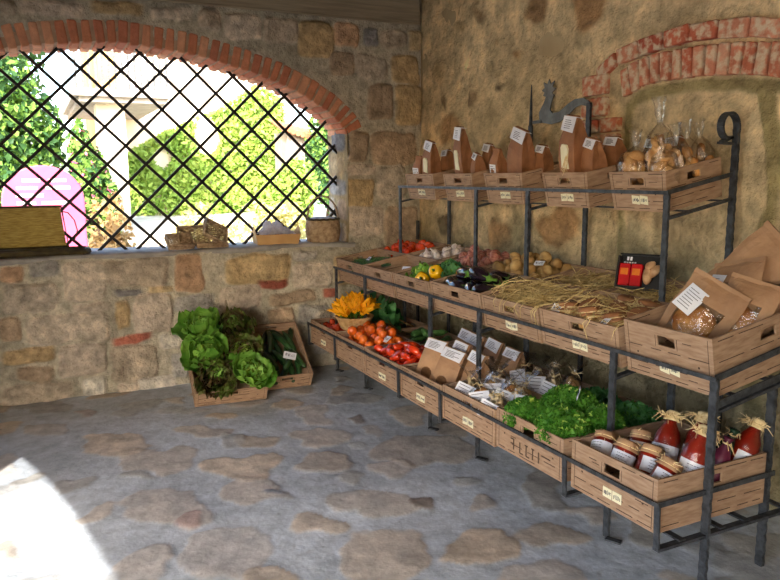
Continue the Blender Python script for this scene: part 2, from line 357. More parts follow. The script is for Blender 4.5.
def resample(L,n):
    L=[Vector(p) for p in L]; S=[0]
    for a,b in zip(L,L[1:]): S.append(S[-1]+(b-a).length)
    out=[]
    for i in range(n):
        t=S[-1]*i/(n-1); j=min(max(k for k in range(len(S)) if S[k]<=t+1e-9),len(L)-2)
        out.append(L[j].lerp(L[j+1],(t-S[j])/(S[j+1]-S[j])))
    return out
uc=(us[:-1]+us[1:])/2; vc=(vs[:-1]+vs[1:])/2; UC,VC=np.meshgrid(uc,vc)
midx=[(a[0]+b[0])/2 for a,b in zip(ARCH_IN,ARCH_OUT)]; midz=[(a[1]+b[1])/2 for a,b in zip(ARCH_IN,ARCH_OUT)]
top=np.interp(UC,midx,midz,left=0,right=0)
hole=((VC>1.055)&(VC<2.06)&(UC<JX)&(UC>1.3-JX))|((VC>=2.06)&(VC<top))
hf_object('wall_back',us,vs,H,C,lambda u,v,h:np.stack([u,YB-h,v],-1),~hole,M_STONE)
body=MB()          # the thickness of that wall
body.box((-2.1,YB+.02,-.1),(XR+.4,6.3,1.045)); body.box((JX+.015,YB+.02,1.0),(XR+.4,6.3,3.4)); body.box((-2.1,YB+.02,1.0),(1.3-JX-.015,6.3,3.4))
n=60; ro=resample(list(zip(midx,midz)),n)
for a,b in zip(ro,ro[1:]):
    body.hexa([(a.x,YB+.02,a.y),(b.x,YB+.02,b.y),(b.x,6.3,b.y),(a.x,6.3,a.y),(a.x,YB+.02,3.4),(b.x,YB+.02,3.4),(b.x,6.3,3.4),(a.x,6.3,3.4)])
wb=body.build('wall_back',M_PLAIN); struct(wb)
# stone reveal of the right jamb
us2=np.arange(YB-.005,6.31,.014); vs2=np.arange(1.05,2.2,.014)
js=[(6.08,1.16,.2,0,0,.09,'b'),(6.0,1.36,.12,0,0,.09,'n'),(6.22,1.37,.08,0,0,.09,'b'),(6.08,1.55,.2,0,0,.08,'g'),(6.1,1.74,.21,0,0,.09,'y'),(6.05,1.95,.17,0,0,.1,'u')]
U,V,H,C=field(us2,vs2,js,(164,144,108),PAL,.03,.012,.016,.008,33,.03,5)
hf_object('wall_back',us2,vs2,H,C,lambda u,v,h:np.stack([JX-h,u,v],-1),None,M_STONE)
# brick ring
def brick_ring(A,B,n,y0,y1,pal,gap=.12,jit=.004,seed=1,to3=None,proud=0,splits=None):
    """A,B polylines (inner, outer); returns MB + colours"""
    r=random.Random(seed); mb=MB(); cols=[]
    b=resample(B,n+1); a=[Vector(q) for q in offset(b,.163)]
    for i in range(n):
        g=gap*.5
        p=[a[i].lerp(a[i+1],g),a[i].lerp(a[i+1],1-g),b[i].lerp(b[i+1],1-g),b[i].lerp(b[i+1],g)]
        ys=splits or [(y0,y1)]
        for (ya,yb) in ys:
            jy=r.uniform(0,.012)+proud
            J=lambda:r.uniform(-jit,jit)
            vs_=[]
            for yy in (ya-jy,yb): vs_+= [(q.x+J(),yy+J(),q.y+J()) for q in p]
            vs_=[vs_[0],vs_[1],vs_[5],vs_[4],vs_[3],vs_[2],vs_[6],vs_[7]]
            if to3: vs_=[to3(*q) for q in vs_]
            mb.hexa(vs_); c=lin(r.choice(pal)); cols+=[c]*8
    return mb,cols
BR=[(204,136,104),(196,126,96),(210,148,116),(190,120,94),(212,156,124)]
mb,cols=brick_ring(ARCH_IN,ARCH_OUT,50,YB,6.3,BR,.26,.006,5,splits=[(YB-.004,YB+.22),(YB+.235,6.27)])
o=mb.build('trim_1',M_BRICK,bevel=.012); colour_mesh(o,cols); struct(o)
mo=MB()
mob=resample(ARCH_OUT,57); moa=[Vector(q) for q in offset(mob,.163)]
for a,b,c,d in zip(moa,moa[1:],mob,mob[1:]):
    k=.1
    a2,b2=a.lerp(c,k),b.lerp(d,k)
    mo.hexa([(a2.x,YB+.004,a2.y),(b2.x,YB+.004,b2.y),(b2.x,6.26,b2.y),(a2.x,6.26,a2.y),(c.x,YB+.004,c.y),(d.x,YB+.004,d.y),(d.x,6.26,d.y),(c.x,6.26,c.y)])
struct(mo.build('trim_2',mat('arch_mortar',(186,154,128),(168,138,112),20,.95,.004)))
# sill
sl=MB()
def sillf(u,v):
    x=(1.3-JX)+u*(2*JX-1.3+.06)
    prof=[(5.875,1.03),(5.856,1.045),(5.850,1.060),(5.858,1.074),(5.885,1.081),(6.3,1.082),(6.34,1.05)]
    y,z=prof[int(round(v*6))]
    return (x,y+.012*math.sin(x*7)+random.uniform(-.004,.004),z+random.uniform(-.003,.003)+.005*math.sin(x*4))
sl.grid(sillf,120,6); struct(sl.build('trim_3',M_SILL,smooth=True))

# ---- right wall: old plaster over rubble, with a blocked brick arch
PR=dict(p=[(198,172,130),(192,166,124)],o=[(184,146,104),(180,142,100)],n=[(150,126,94),(154,130,98)],d=[(104,86,66),(110,90,68)],m=[(150,138,104),(146,134,100)],l=[(206,184,144),(202,178,138)])
def onp(y,z,a,b,k): return (y,z,a,0,0,b,k)
sr=[onp(4.24,2.74,.17,.1,'o'),onp(3.66,2.72,.2,.17,'o'),onp(3.62,2.56,.09,.03,'d'),onp(4.95,2.25,.1,.08,'n'),onp(4.63,2.27,.09,.05,'d'),onp(4.9,2.86,.16,.06,'n'),
    onp(5.55,2.5,.16,.1,'p'),onp(5.35,2.05,.2,.12,'o'),onp(5.6,1.6,.18,.16,'n'),onp(5.35,1.25,.16,.1,'d'),onp(4.6,1.2,.2,.13,'o'),onp(4.4,1.85,.16,.07,'p'),
    onp(3.9,1.3,.24,.14,'o'),onp(3.2,1.42,.2,.08,'o'),onp(2.8,1.3,.25,.1,'n'),onp(2.0,2.75,.2,.12,'p'),onp(5.2,2.8,.12,.07,'p'),onp(4.45,2.5,.08,.05,'o'),onp(5.45,2.28,.06,.06,'n'),onp(3.1,2.7,.14,.06,'p')]
rr=random.Random(9)
for i in range(150): sr.append(onp(rr.uniform(.9,5.8),rr.uniform(.1,3.2),rr.uniform(.015,.05),rr.uniform(.012,.035),rr.choice('nodpp')))
usr=np.arange(.8,YB+.02,.015); vsr=np.arange(-.03,3.34,.015)
U,V,H,C=field(usr,vsr,sr,(216,192,150),PR,.02,.012,.045,.06,51,.11,2.5)
# infill of the arch: paler plaster inside, a band of greenish mortar along its edge
RIN=[(3.36,1.0),(3.36,1.90),(3.35,2.06),(3.22,2.134),(3.05,2.153),(2.8,2.15),(2.56,2.126),(2.345,2.09),(2.1,2.02),(1.85,1.9)]
iy=[p[0] for p in RIN[1:]][::-1]; iz=[p[1] for p in RIN[1:]][::-1]
arch_top=np.interp(U,iy,iz,left=0,right=0)
wob=.03*fbm(U*6,V*6,77,3)
ins=smooth(0,.02,np.minimum(arch_top-V,3.36-U))
band=np.clip(smooth(.085,.06,arch_top-V+wob)+smooth(.07,.05,3.36-U+wob)+smooth(.055,.035,abs(U-2.385+.05*np.sin(V*5))+wob),0,1)*ins
C[:]=C*(1-.5*ins[...,None])+.5*ins[...,None]*np.array(lin((222,202,164)))*(1+.3*fbm(U*5,V*5,78,4))[...,None]
C[:]=C*(1-band[...,None])+band[...,None]*np.array(lin((160,146,104)))*(1+.25*fbm(U*9,V*9,79,3))[...,None]
H-=.02*ins*(1-band)*.5
damp_shade=(smooth(1.28,.98,V+.4*fbm(U*2.3,V*2.3,91,4))*.78)[...,None]  # greenish damp low on the wall, deepened to paint in shade under the shelves
C[:]=C*(1-damp_shade)+damp_shade*np.array(lin((114,110,86)))*(1+.3*fbm(U*7,V*7,92,4))[...,None]
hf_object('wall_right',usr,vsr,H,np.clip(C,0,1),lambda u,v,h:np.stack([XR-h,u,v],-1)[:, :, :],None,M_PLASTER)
wr=MB(); wr.box((XR+.03,.78,-.1),(XR+.4,6.3,3.4)); wr.box((XR,-4.2,-.1),(XR+.4,.82,3.4)); struct(wr.build('wall_right',M_PLAIN))
RMID=[(3.47,2.06),(3.455,2.2),(3.30,2.275),(3.158,2.296),(2.88,2.317),(2.72,2.307),(2.52,2.284),(2.36,2.244),(2.1,2.17),(1.85,2.05)]
ROUT=[(3.68,2.20),(3.65,2.33),(3.46,2.373),(3.165,2.40),(2.89,2.42),(2.73,2.405),(2.53,2.37),(2.37,2.335),(2.1,2.25),(1.85,2.13)]
RI2=[(3.36,2.02),(3.35,2.09),(3.22,2.134),(3.05,2.153),(2.8,2.15),(2.56,2.126),(2.345,2.09),(2.1,2.02),(1.85,1.9)]
OB=[(192,112,84),(186,102,76),(198,132,104),(196,124,96),(178,92,70),(196,122,94),(204,150,122)]
def ring_on_wall(name,A,B,n,seed,gap):
    r=random.Random(seed); mb=MB(); cols=[]; a=resample(A,n+1); b=[]
    for i,q in enumerate(a):
        t=(a[min(i+1,n)]-a[max(i-1,0)]).normalized(); nn=Vector((t.y,-t.x)); nn=nn if nn.y>0 else -nn
        b.append(q+(nn*.55+Vector((0,.45))).normalized()*B)
    for i in range(n):
        g=gap/2; p=[a[i].lerp(a[i+1],g),a[i].lerp(a[i+1],1-g),b[i].lerp(b[i+1],1-g),b[i].lerp(b[i+1],g)]
        J=lambda:r.uniform(-.006,.006); d=r.uniform(.022,.034)
        f=[(XR-d+J()*.5,q.x+J(),q.y+J()) for q in p]; k=[(XR+.05,q.x,q.y) for q in p]
        mb.hexa(f+k); cols+=[lin(r.choice(OB))]*8
    o=mb.build(name,M_OLDBRICK,bevel=.01); colour_mesh(o,cols); return struct(o)
ring_on_wall('trim_4',RI2[1:],.155,21,3,.16)
ring_on_wall('trim_5',[(3.56,2.20),(3.44,2.275),(3.30,2.297),(3.158,2.316),(2.88,2.335),(2.72,2.325),(2.52,2.30),(2.36,2.262),(2.1,2.19),(1.85,2.07)],.088,10,4,.07)
mb=MB(); cols=[]; r=random.Random(8)
for k,(z0,z1) in enumerate([(2.13,2.25),(2.0,2.11),(1.9,1.985),(1.80,1.885),(1.70,1.785),(1.6,1.685),(1.5,1.585)]):
    for (y0,y1) in ([(3.47,3.69)] if k<2 else ([(3.37,3.72)] if k%2 else [(3.37,3.52),(3.54,3.7)])):
        j=lambda:r.uniform(-.006,.006)
        mb.hexa([(XR-.03+j()*.6,y0+j(),z0+j()),(XR-.03+j()*.6,y1+j(),z0+j()),(XR+.05,y1,z0),(XR+.05,y0,z0),(XR-.03,y0+j(),z1+j()),(XR-.03,y1+j(),z1+j()),(XR+.05,y1,z1),(XR+.05,y0,z1)]); cols+=[lin(r.choice(OB))]*8
o=mb.build('trim_6',M_OLDBRICK,bevel=.01); colour_mesh(o,cols); struct(o)

# ---- floor of irregular flags set in cement
PF=dict(t=[(182,168,152),(174,162,148),(188,174,158)],g=[(164,162,158),(158,156,154)],r=[(172,146,138),(166,140,132)],u=[(126,132,144),(120,126,138)],n=[(144,132,124),(138,128,120)])
sf=[s for s in FST]
rr=random.Random(4)
def clear_of(x,y,r): return all(math.hypot(x-s[0],y-s[1])>r+.8*(math.hypot(s[2],s[3])+math.hypot(s[4],s[5]))/2 for s in sf)
for i in range(900):
    x,y,r=rr.uniform(-1.8,3.1),rr.uniform(-3.5,5.8),rr.uniform(.07,.24)
    if clear_of(x,y,r):
        a=rr.uniform(0,PI); e=rr.uniform(.55,.9)
        sf.append((x,y,r*math.cos(a),r*math.sin(a),-r*e*math.sin(a),r*e*math.cos(a),rr.choice('tttgg')))
usf=np.concatenate([np.arange(-2.0,-.6,.05),np.arange(-.6,3.22,.016)]); vsf=np.concatenate([np.arange(-4,1.6,.05),np.arange(1.6,5.9,.016)])
U,V,H,C=field(usf,vsf,sf,(178,185,194),PF,.014,.006,.016,.012,91,.13,2.4,(.5,1))
hf_object('floor',usf,vsf,H-.004,C,lambda u,v,h:np.stack([u,v,h],-1),None,M_FLAG)
fb=MB(); fb.box((-2.05,-4.2,-.3),(XR+.3,6.3,-.03)); struct(fb.build('floor',M_PLAIN))

# ---- ceiling, beam along the back wall, the other walls
cb=MB()
for i in range(36): cb.box((-2.1,-4.2+i*.28,3.3),(XR+.4,-4.2+i*.28+.272,3.34))
cb.box((-2.1,-4.2,3.345),(XR+.4,6.3,3.5)); struct(cb.build('ceiling',M_CEIL))
bm_=MB(); bm_.box((-1.75,5.79,2.945),(3.13,5.87,3.3)); bm_.box((-1.75,5.78,2.93),(3.13,5.80,2.948)); struct(bm_.build('trim_7',M_SOFFIT,bevel=.006))
jb=MB()
for y in (-3,-1.6,-.2,1.2,2.6): jb.box((-1.6,y,3.14),(XR,y+.16,3.3))
struct(jb.build('ceiling',mat('joist_wood',(112,86,60),(88,66,44),5,.8,.003,stretch=(1,10,10))))
LA=[(2.06,1.91),(1.4,2.075),(.735,2.21),(.2,2.30),(-.25,2.366),(-.7,2.42),(-1.6,2.38),(-2.6,2.2),(-3.4,1.95)]
lw=MB(); x0,x1=-1.70,-1.55
lw.hexa([(x0,2.06,-.1),(x1,2.46,-.1),(x1,6.3,-.1),(x0,6.3,-.1),(x0,2.06,3.4),(x1,2.46,3.4),(x1,6.3,3.4),(x0,6.3,3.4)])
lw.box((x0,-4.2,-.1),(x1,-3.4,3.4))
for a,b in zip(LA,LA[1:]):
    lw.hexa([(x0,b[0],b[1]),(x1,b[0],b[1]+.02),(x1,a[0],a[1]+.02),(x0,a[0],a[1]),(x0,b[0],3.4),(x1,b[0],3.4),(x1,a[0],3.4),(x0,a[0],3.4)])
struct(lw.build('wall_left',M_PLAIN))
rw=MB(); rw.box((-2.1,-4.2,-.1),(XR+.4,-4,3.4)); struct(rw.build('wall_rear',M_PLAIN))
# ------------------------------------------------------------------ crates
def strokes(mb,x0,x1,z0,z1,y,mat,n=6,seed=0,th=.003,depth=.0008):
    """a line of handwriting-like pen strokes on a card"""
    r=random.Random(seed); x=x0; w=(x1-x0)/n
    for i in range(n):
        a=z0+(z1-z0)*r.uniform(0,.3); b=z0+(z1-z0)*r.uniform(.6,1)
        xx=x+w*(i+.3)
        mb.box((xx,y-depth,a),(xx+th*.8,y,b),mat)
        if r.random()<.7: mb.box((xx,y-depth,r.choice((a,b))-th*.4),(xx+w*.6,y,r.choice((a,b))+th*.0+ (th*.6)),mat)
def crate(M,w,d,h,label,tags=2,seed=0,taper=.0,stencil=False,tz=.30,name='produce_crate',group=None,cardlabel='cream price cards',lift=0):
    t=.009; r=random.Random(seed*7+1)
    c=thing(name,label,'crate',M,group)
    def K(p): x,y,z=p; return (x*(1-taper*(1-z/h)),y,z)
    def bx(mb,a,b,m=0):
        x0,y0,z0=a; x1,y1,z1=b
        mb.hexa([K(q) for q in ((x0,y0,z0),(x1,y0,z0),(x1,y1,z0),(x0,y1,z0),(x0,y0,z1),(x1,y0,z1),(x1,y1,z1),(x0,y1,z1))],m)
    def face(mb,W,y0,y1,out):      # a panel with a hand hole, lying along local x
        hw,hz0,hz1=.045,h*.66,h*.84
        bx(mb,(-W/2,y0,0),(W/2,y1,hz0)); bx(mb,(-W/2,y0,hz1),(W/2,y1,h)); bx(mb,(-W/2,y0,hz0),(-hw,y1,hz1)); bx(mb,(hw,y0,hz0),(W/2,y1,hz1))
        yo=(y0-.0008,y0) if out<0 else (y1,y1+.0008)
        for (zz,cov) in ((.93,.5),(.57,.9),(.26,.7),(.07,.8)):   # printed plank joints
            x=-W/2+.025
            while x<W/2-.05:
                L=r.uniform(.05,.13); L=min(L,W/2-.02-x)
                if r.random()<cov and not (zz==.93 and abs(x+L/2)<.05): bx(mb,(x,yo[0],h*zz-.0016),(x+L,yo[1],h*zz+.0016),1)
                x+=L+r.uniform(.02,.05)
        for s in (-1,1):
            bx(mb,(s*(W/2-.022)-.001,yo[0],.01),(s*(W/2-.022)+.001,yo[1],h-.01),1)
            for q in range(2): 
                z=h*r.choice((.74,.8,.45,.16)); x=s*r.uniform(.09,W/2-.06); bx(mb,(x-.022,yo[0],z-.0015),(x+.022,yo[1],z+.0015),1)
            bx(mb,(s*(W/2-.07)-.004,yo[0],h*.42),(s*(W/2-.07)+.004,yo[1],h*.455),1)
        bx(mb,(-hw-.012,yo[0],hz0-.006),(-hw-.010,yo[1],hz1),1); bx(mb,(hw+.010,yo[0],hz0-.006),(hw+.012,yo[1],hz1),1)
    f=MB(); face(f,w,0,t,-1)
    if stencil:
        for (x,zs) in ((-.11,((0,1),)),(-.06,((0,1),)),(-.01,((0,1),)),(.04,((0,1),)),(.085,((0,1),))):
            bx(f,(x-.004,-.001,h*.14),(x+.004,0,h*.40),1)
        for (xa,xb,z) in ((-.135,-.11,.40),(-.135,-.11,.28),(-.06,-.035,.14),(-.01,.015,.14),(-.022,.002,.40),(.03,.052,.40),(.105,.17,.36)): bx(f,(xa,-.001,h*z-.003),(xb,0,h*z+.003),1)
    f.build('front_panel',[M_CRATE,M_CRATELINE],c)
    b=MB(); face(b,w,d-t,d,1); b.build('back_panel',[M_CRATE,M_CRATELINE],c)
    for s in (-1,1):
        p=MB(); x0,x1=(w/2-t,w/2) if s>0 else (-w/2,-w/2+t)
        hy=.045; yc=d/2; z0,z1=h*.66,h*.84
        bx(p,(x0,t,0),(x1,d-t,z0)); bx(p,(x0,t,z1),(x1,d-t,h)); bx(p,(x0,t,z0),(x1,yc-hy,z1)); bx(p,(x0,yc+hy,z0),(x1,d-t,z1))
        xo=(x1,x1+.0008) if s>0 else (x0-.0008,x0)
        xi=(x0-.0008,x0) if s>0 else (x1,x1+.0008)
        for X_ in (xo,xi):
            for (zz,cov) in ((.93,.5),(.57,.9),(.3,.8),(.1,.7)):
                y=.03
                while y<d-.06:
                    L=min(r.uniform(.06,.15),d-.02-y)
                    if r.random()<cov: bx(p,(X_[0],y,h*zz-.0016),(X_[1],y+L,h*zz+.0016),1)
                    y+=L+r.uniform(.02,.05)
        p.build('side_panel',[M_CRATE,M_CRATELINE],c)
    q=MB(); bx(q,(-w/2+t,t,.004+lift),(w/2-t,d-t,.012+lift)); q.build('bottom_panel',M_CRATE,c)
    if tags:
        g=MB(); cw=.050; z0=h*tz-.024; z1=z0+.042
        for k in range(tags):
            x=(k-(tags-1)/2)*(cw+.004)+.01
            a=r.uniform(-.004,.004)
            g.hexa([(x-cw/2,-.0025,z0+a),(x+cw/2,-.0025,z0-a),(x+cw/2,-.0008,z0-a),(x-cw/2,-.0008,z0+a),(x-cw/2,-.0025,z1+a),(x+cw/2,-.0025,z1-a),(x+cw/2,-.0008,z1-a),(x-cw/2,-.0008,z1+a)])
            strokes(g,x-cw*.4,x+cw*.42,z0+.012,z1-.010,-.0025,1,6,seed*3+k,.0022)
        tg=g.build('price_card',[M_CARD,M_INK],c); tg['label']=cardlabel
    return c
def shelfM(x0,y0,y1,z0,t): return Matrix.Translation((x0,(y0+y1)/2,z0))@Matrix.Rotation(R(-90),4,'Z')@Matrix.Rotation(R(t),4,'X')
CR={}
LIFT=dict(L1=.10,L2=.10,L3=.09,L6=.08,M1=.11,M2=.03,M3=.09,M4=.085,N1=.08,N2=.09,N3=.07,N4=.06,F1=.03,F2=.04,B1=.10,B2=.07,B5=.08,M5=.08,M6=.06,N5=.09,N6=.06,T1=.12,T2=.12,T3=.12,T4=.12,T5=.10,B3=.02,B4=.06,L5=.05,L4=.05)
def put(key,x0,y0,y1,z0,t,d,h,label,**k):
    M=shelfM(x0,y0,y1,z0,t); CR[key]=(M,y1-y0,d,h)
    crate(M,y1-y0-.006,d,h,label,seed=len(CR)+3,lift=LIFT.get(key,0),**k)
TM=10; TT=11
LO=[('L1',5.10,5.66,.272,.195,.37,'lower-shelf crate of small red tomatoes, end one by the window wall',2),
    ('L2',4.56,5.09,.270,.190,.37,'lower-shelf crate heaped with round orange tomatoes',0),
    ('L3',4.01,4.55,.268,.190,.37,'lower-shelf crate full of long glossy red tomatoes',2),
    ('L4',3.48,4.00,.268,.195,.37,'lower-shelf crate holding brown paper bags with windows',2),
    ('L5',2.94,3.47,.282,.195,.37,'lower-shelf crate packed with cellophane bags tied in raffia',2),
    ('L6',2.41,2.93,.298,.200,.37,'lower-shelf crate overflowing with bright green curly salad',0),
    ('L7',1.87,2.36,.305,.215,.60,'lower-shelf crate of sauce bottles and preserve jars, end one near the camera',2)]
for k,a,b,z,h,d,l,tg in LO: put(k,2.02,a,b,z,0,d,h,l,tags=tg,stencil=(k=='L6'))
LB=[('B1',5.02,5.56,'crate of dark chard leaves behind the courgette flower basket'),
    ('B2',4.46,5.00,'crate of pale green courgettes behind the orange tomatoes'),
    ('B3',3.72,4.26,'shaded crate of paper bags behind the window-front bags'),
    ('B4',3.08,3.66,'shaded crate of cellophane bags in the back row of the lower shelf'),
    ('B5',2.44,3.00,'crate of green herbs behind the curly salad')]
for k,a,b,l in LB: put(k,2.42,a,b,.272,0,.38,.185,l,tags=0)
MI=[('M1',5.14,5.69,.776,.19,.39,'middle-shelf crate of green beans, end one by the window wall',0),
    ('M2',4.62,5.13,.778,.19,.39,'middle-shelf crate nearly empty with a white card inside',0),
    ('M3',4.08,4.61,.779,.19,.39,'middle-shelf crate with yellow peppers and green leaves',0),
    ('M4',3.475,4.065,.79,.19,.39,'middle-shelf crate of shiny dark aubergines',0),
    ('M5',2.94,3.465,.79,.188,.39,'middle-shelf crate spilling golden straw over its front',2),
    ('M6',2.37,2.93,.797,.188,.39,'middle-shelf crate of straw and brown-capped jars',2),
    ('M7',1.87,2.335,.80,.235,.62,'tall middle-shelf crate stuffed with bread in brown paper',2)]
for k,a,b,z,h,d,l,tg in MI: put(k,2.30,a,b,z,TM,d,h,l,tags=tg,tz=.28)
tm=math.tan(R(TM)); c10=math.cos(R(TM))
MBK=[('N1',5.16,5.71,'back-row crate of red tomatoes below the window wall corner'),
     ('N2',4.67,5.13,'back-row crate of white garlic bulbs'),
     ('N3',4.12,4.65,'back-row crate of pink and white onions'),
     ('N4',3.48,4.10,'back-row crate heaped with yellow potatoes'),
     ('N5',2.94,3.465,'back-row crate of loose straw beside the potatoes'),
     ('N6',2.37,2.93,'back-row crate of straw under the black carton')]
for k,a,b,l in MBK: put(k,2.30+.40*c10,a,b,.79+.40*math.sin(R(TM)),TM,.375,.17,l,tags=0)
TO=[('T1',4.73,5.18,'small top-shelf crate with two bags, end one by the window wall'),
    ('T2',4.20,4.59,'small top-shelf crate with a narrow bag showing a cream window'),
    ('T3',3.64,4.06,'small top-shelf crate with a broad leaning bag'),
    ('T4',3.06,3.45,'small top-shelf crate with the tallest brown bag'),
    ('T5',2.52,2.90,'small top-shelf crate of cellophane bags of biscuits')]
for k,a,b,l in TO: put(k,2.70,a,b,1.468,TT,.37,.195,l,tags=2,taper=.06,tz=.30)
# the two crates propped against the window wall
def floor_crate(key,cx,y,z,rz,tilt,w,d,h,label):
    M=Matrix.Translation((cx,y,z))@Matrix.Rotation(R(rz),4,'Z')@Matrix.Rotation(R(tilt),4,'X'); CR[key]=(M,w,d,h)
    crate(M,w,d,h,label,tags=0,seed=len(CR)+3,lift=LIFT.get(key,0))
floor_crate('F1',1.20,5.125,.015,-4,33,.52,.66,.14,'crate of lettuces standing propped on the floor against the stone wall')
floor_crate('F2',1.675,5.30,.015,-3,34,.40,.58,.14,'crate of dark cucumbers propped on the floor beside the lettuces')

# ------------------------------------------------------------------ wrought iron stand
rk=thing('iron_display_stand','black forged iron three-tier stand carrying the crates along the plaster wall','display stand',T(2.27,1.85,0))
INV=rk.matrix_basis.inverted()
def rpart(name,fn,mat_=M_IRON,smooth=False,bevel=0,label=None):
    m=MB(); fn(m); m.v=[tuple(INV@Vector(p)) for p in m.v]; o=m.build(name,mat_,rk,smooth=smooth,bevel=bevel)
    if label: o['label']=label
    return o
PX=2.262
PY=[5.675,5.08,4.045,3.47,2.385,1.850]
for y in PY:
    rpart('post',lambda m:m.bar((PX,y,0),(PX,y,.885),(0,1,0),.034,.014,0,.17,.024))
    rpart('foot',lambda m:(m.bar((PX-.02,y-.02,.006),(PX+.01,y-.085,.006),(1,1,0),.034,.01)))
rpart('rail',lambda m:m.bar((PX-.012,5.70,.888),(PX-.012,1.835,.885),(0,0,1),.017,.008))
rpart('rail',lambda m:m.bar((2.006,5.70,.432),(2.006,1.845,.430),(0,0,1),.017,.008))
for y in (5.68,5.095,4.005,3.475,2.385,1.855):
    rpart('hanger',lambda m:m.bar((2.004,y,.44),(2.010,y,.255),(0,1,0),.026,.008,0,.08))
    rpart('shelf_bearer',lambda m:m.bar((2.005,y,.255),(2.86,y,.255),(0,1,0),.03,.012))
for x in (2.14,2.36,2.50,2.74): rpart('shelf_bar',lambda m:m.bar((x,5.70,.262),(x,1.85,.262),(1,0,0),.03,.008))
rpart('side_rail',lambda m:m.bar((2.006,1.852,.432),(2.66,1.86,.432),(0,0,1),.02,.008))
for (x,z) in ((2.42,.790),(2.62,.825),(2.78,.854),(3.02,.896)): rpart('shelf_bar',lambda m:m.bar((x,5.70,z),(x,1.85,z),(1,0,0),.03,.008))
for y in PY: rpart('shelf_bearer',lambda m:m.bar((PX,y,.752),(3.07,y,.752+.808*tm),(0,1,0),.03,.012))
rpart('side_rail',lambda m:m.bar((PX,1.848,.885),(3.0,1.848,.885+.74*tm*1.15),(0,0,1),.026,.008))
rpart('side_rail',lambda m:m.bar((PX,1.852,.775),(3.06,1.852,.775+.80*tm),(0,0,1),.03,.008))
for y in (5.2,4.14,3.56,2.42,1.90): rpart('post',lambda m:m.bar((2.665,y,0),(2.665,y,.83),(0,1,0),.036,.016,0,.17,.024))
for y in (5.26,4.14,3.574,2.505):
    rpart('post',lambda m:m.bar((2.662,y,.80),(2.662,y,1.565),(0,1,0),.030,.014,0,.18,.022))
rpart('rail',lambda m:m.bar((2.655,5.28,1.562),(2.655,2.49,1.562),(0,0,1),.018,.008))
for y in (5.26,4.14,3.574,2.505):
    rpart('shelf_bearer',lambda m:m.bar((2.662,y,1.44),(3.10,y,1.44+.44*math.tan(R(TT))),(0,1,0),.028,.012))
rpart('side_rail',lambda m:m.bar((2.66,2.503,1.562),(3.09,2.503,1.562+.43*math.tan(R(TT))),(0,0,1),.02,.008))
for (x,z) in ((2.80,1.473),(3.03,1.518)): rpart('shelf_bar',lambda m:m.bar((x,5.27,z),(x,2.50,z),(1,0,0),.028,.008))
for y,zt in ((5.77,1.25),(5.22,1.55),(4.14,1.98),(3.56,2.08),(2.50,1.86)):
    rpart('post',lambda m:m.bar((3.095,y,0),(3.095,y,zt),(0,1,0),.034,.016,0,.17,.024))
rpart('spike',lambda m:m.tube([(3.095,4.14,1.97),(3.095,4.14,2.12),(3.095,4.14,2.25)],[.014,.009,.003],6))
def scroll(m):
    pts=[(3.095,1.84)]
    for i in range(19):
        a=R(0+i*16.5); rr_=.062-.0009*i
        pts.append((3.095-.060+rr_*math.cos(a),1.865+.075*math.sin(a) if False else 1.87+rr_*1.15*math.sin(a)))
    pts.append((3.095-.095,1.80)); 
    for a,b in zip(pts,pts[1:]): m.bar((a[0],2.50,a[1]),(b[0],2.50,b[1]),(0,1,0),.036,.012)
rpart('scroll_finial',scroll)
rpart('scroll_tab',lambda m:m.bar((2.985,2.5,1.795),(3.06,2.5,1.79),(0,1,0),.036,.012))
def rooster(m):
    Z=[(4.02,1.99),(3.93,1.975),(3.84,1.985),(3.76,2.02),(3.70,2.06),(3.64,2.075),(3.58,2.06),(3.57,2.09),(3.62,2.115),(3.70,2.115),(3.77,2.09),(3.85,2.05),(3.92,2.045),(3.945,2.07),(3.93,2.12),
       (3.905,2.16),(3.93,2.175),(3.89,2.20),(3.925,2.215),(3.905,2.25),(3.945,2.235),(3.96,2.265),(3.98,2.235),(4.015,2.25),(4.005,2.215),(4.035,2.20),(4.005,2.185),(4.02,2.165),(3.99,2.155),(4.01,2.12),(4.06,2.06),(4.055,2.015)]
    n_=len(Z); vs=[(3.100,y,z) for y,z in Z]+[(3.107,y,z) for y,z in Z]
    m.add(vs,[tuple(range(n_)),tuple(range(2*n_-1,n_-1,-1))]+[(i,n_+i,n_+(i+1)%n_,(i+1)%n_) for i in range(n_)])
    m.bar((3.1,4.14,2.0),(3.1,4.03,2.0),(0,0,1),.02,.008); m.bar((3.1,3.56,2.075),(3.1,3.6,2.08),(0,0,1),.02,.008)
rpart('bird_silhouette',rooster,M_GREYMETAL,label='flat grey cut-out of a crested bird')
# ------------------------------------------------------------------ contents
def inC(key,x,y,z,rx=0,ry=0,rz=0,s=1): return CR[key][0]@T(x,y,z,rx,ry,rz,s)
def heap(key,n,r,seed,mound=0,margin=.012,z0=None,xr=None,yr=None):
    """drop n balls of radius r into a crate, each to the lowest free place"""
    M,w,d,h=CR[key]; rr=random.Random(seed); P=[]
    zb=(LIFT.get(key,0)+.012 if z0 is None else z0)+r
    xa,xb=xr or (-w/2+margin+r,w/2-margin-r); ya,yb=yr or (margin+r,d-margin-r)
    for i in range(n):
        best=None
        for c in range(14):
            x,y=rr.uniform(xa,xb),rr.uniform(ya,yb); z=zb
            for (a,b,q) in P:
                dd=(a-x)**2+(b-y)**2
                if dd<4*r*r: z=max(z,q+math.sqrt(4*r*r-dd)*.92)
            sc=z+mound*(abs(x)/(w/2)+abs(y-d/2)/(d/2))
            if best is None or sc<best[0]: best=(sc,x,y,z)
        P.append(best[1:])
    return P
def rot(rr): return (rr.uniform(0,360),rr.uniform(0,360),rr.uniform(0,360))
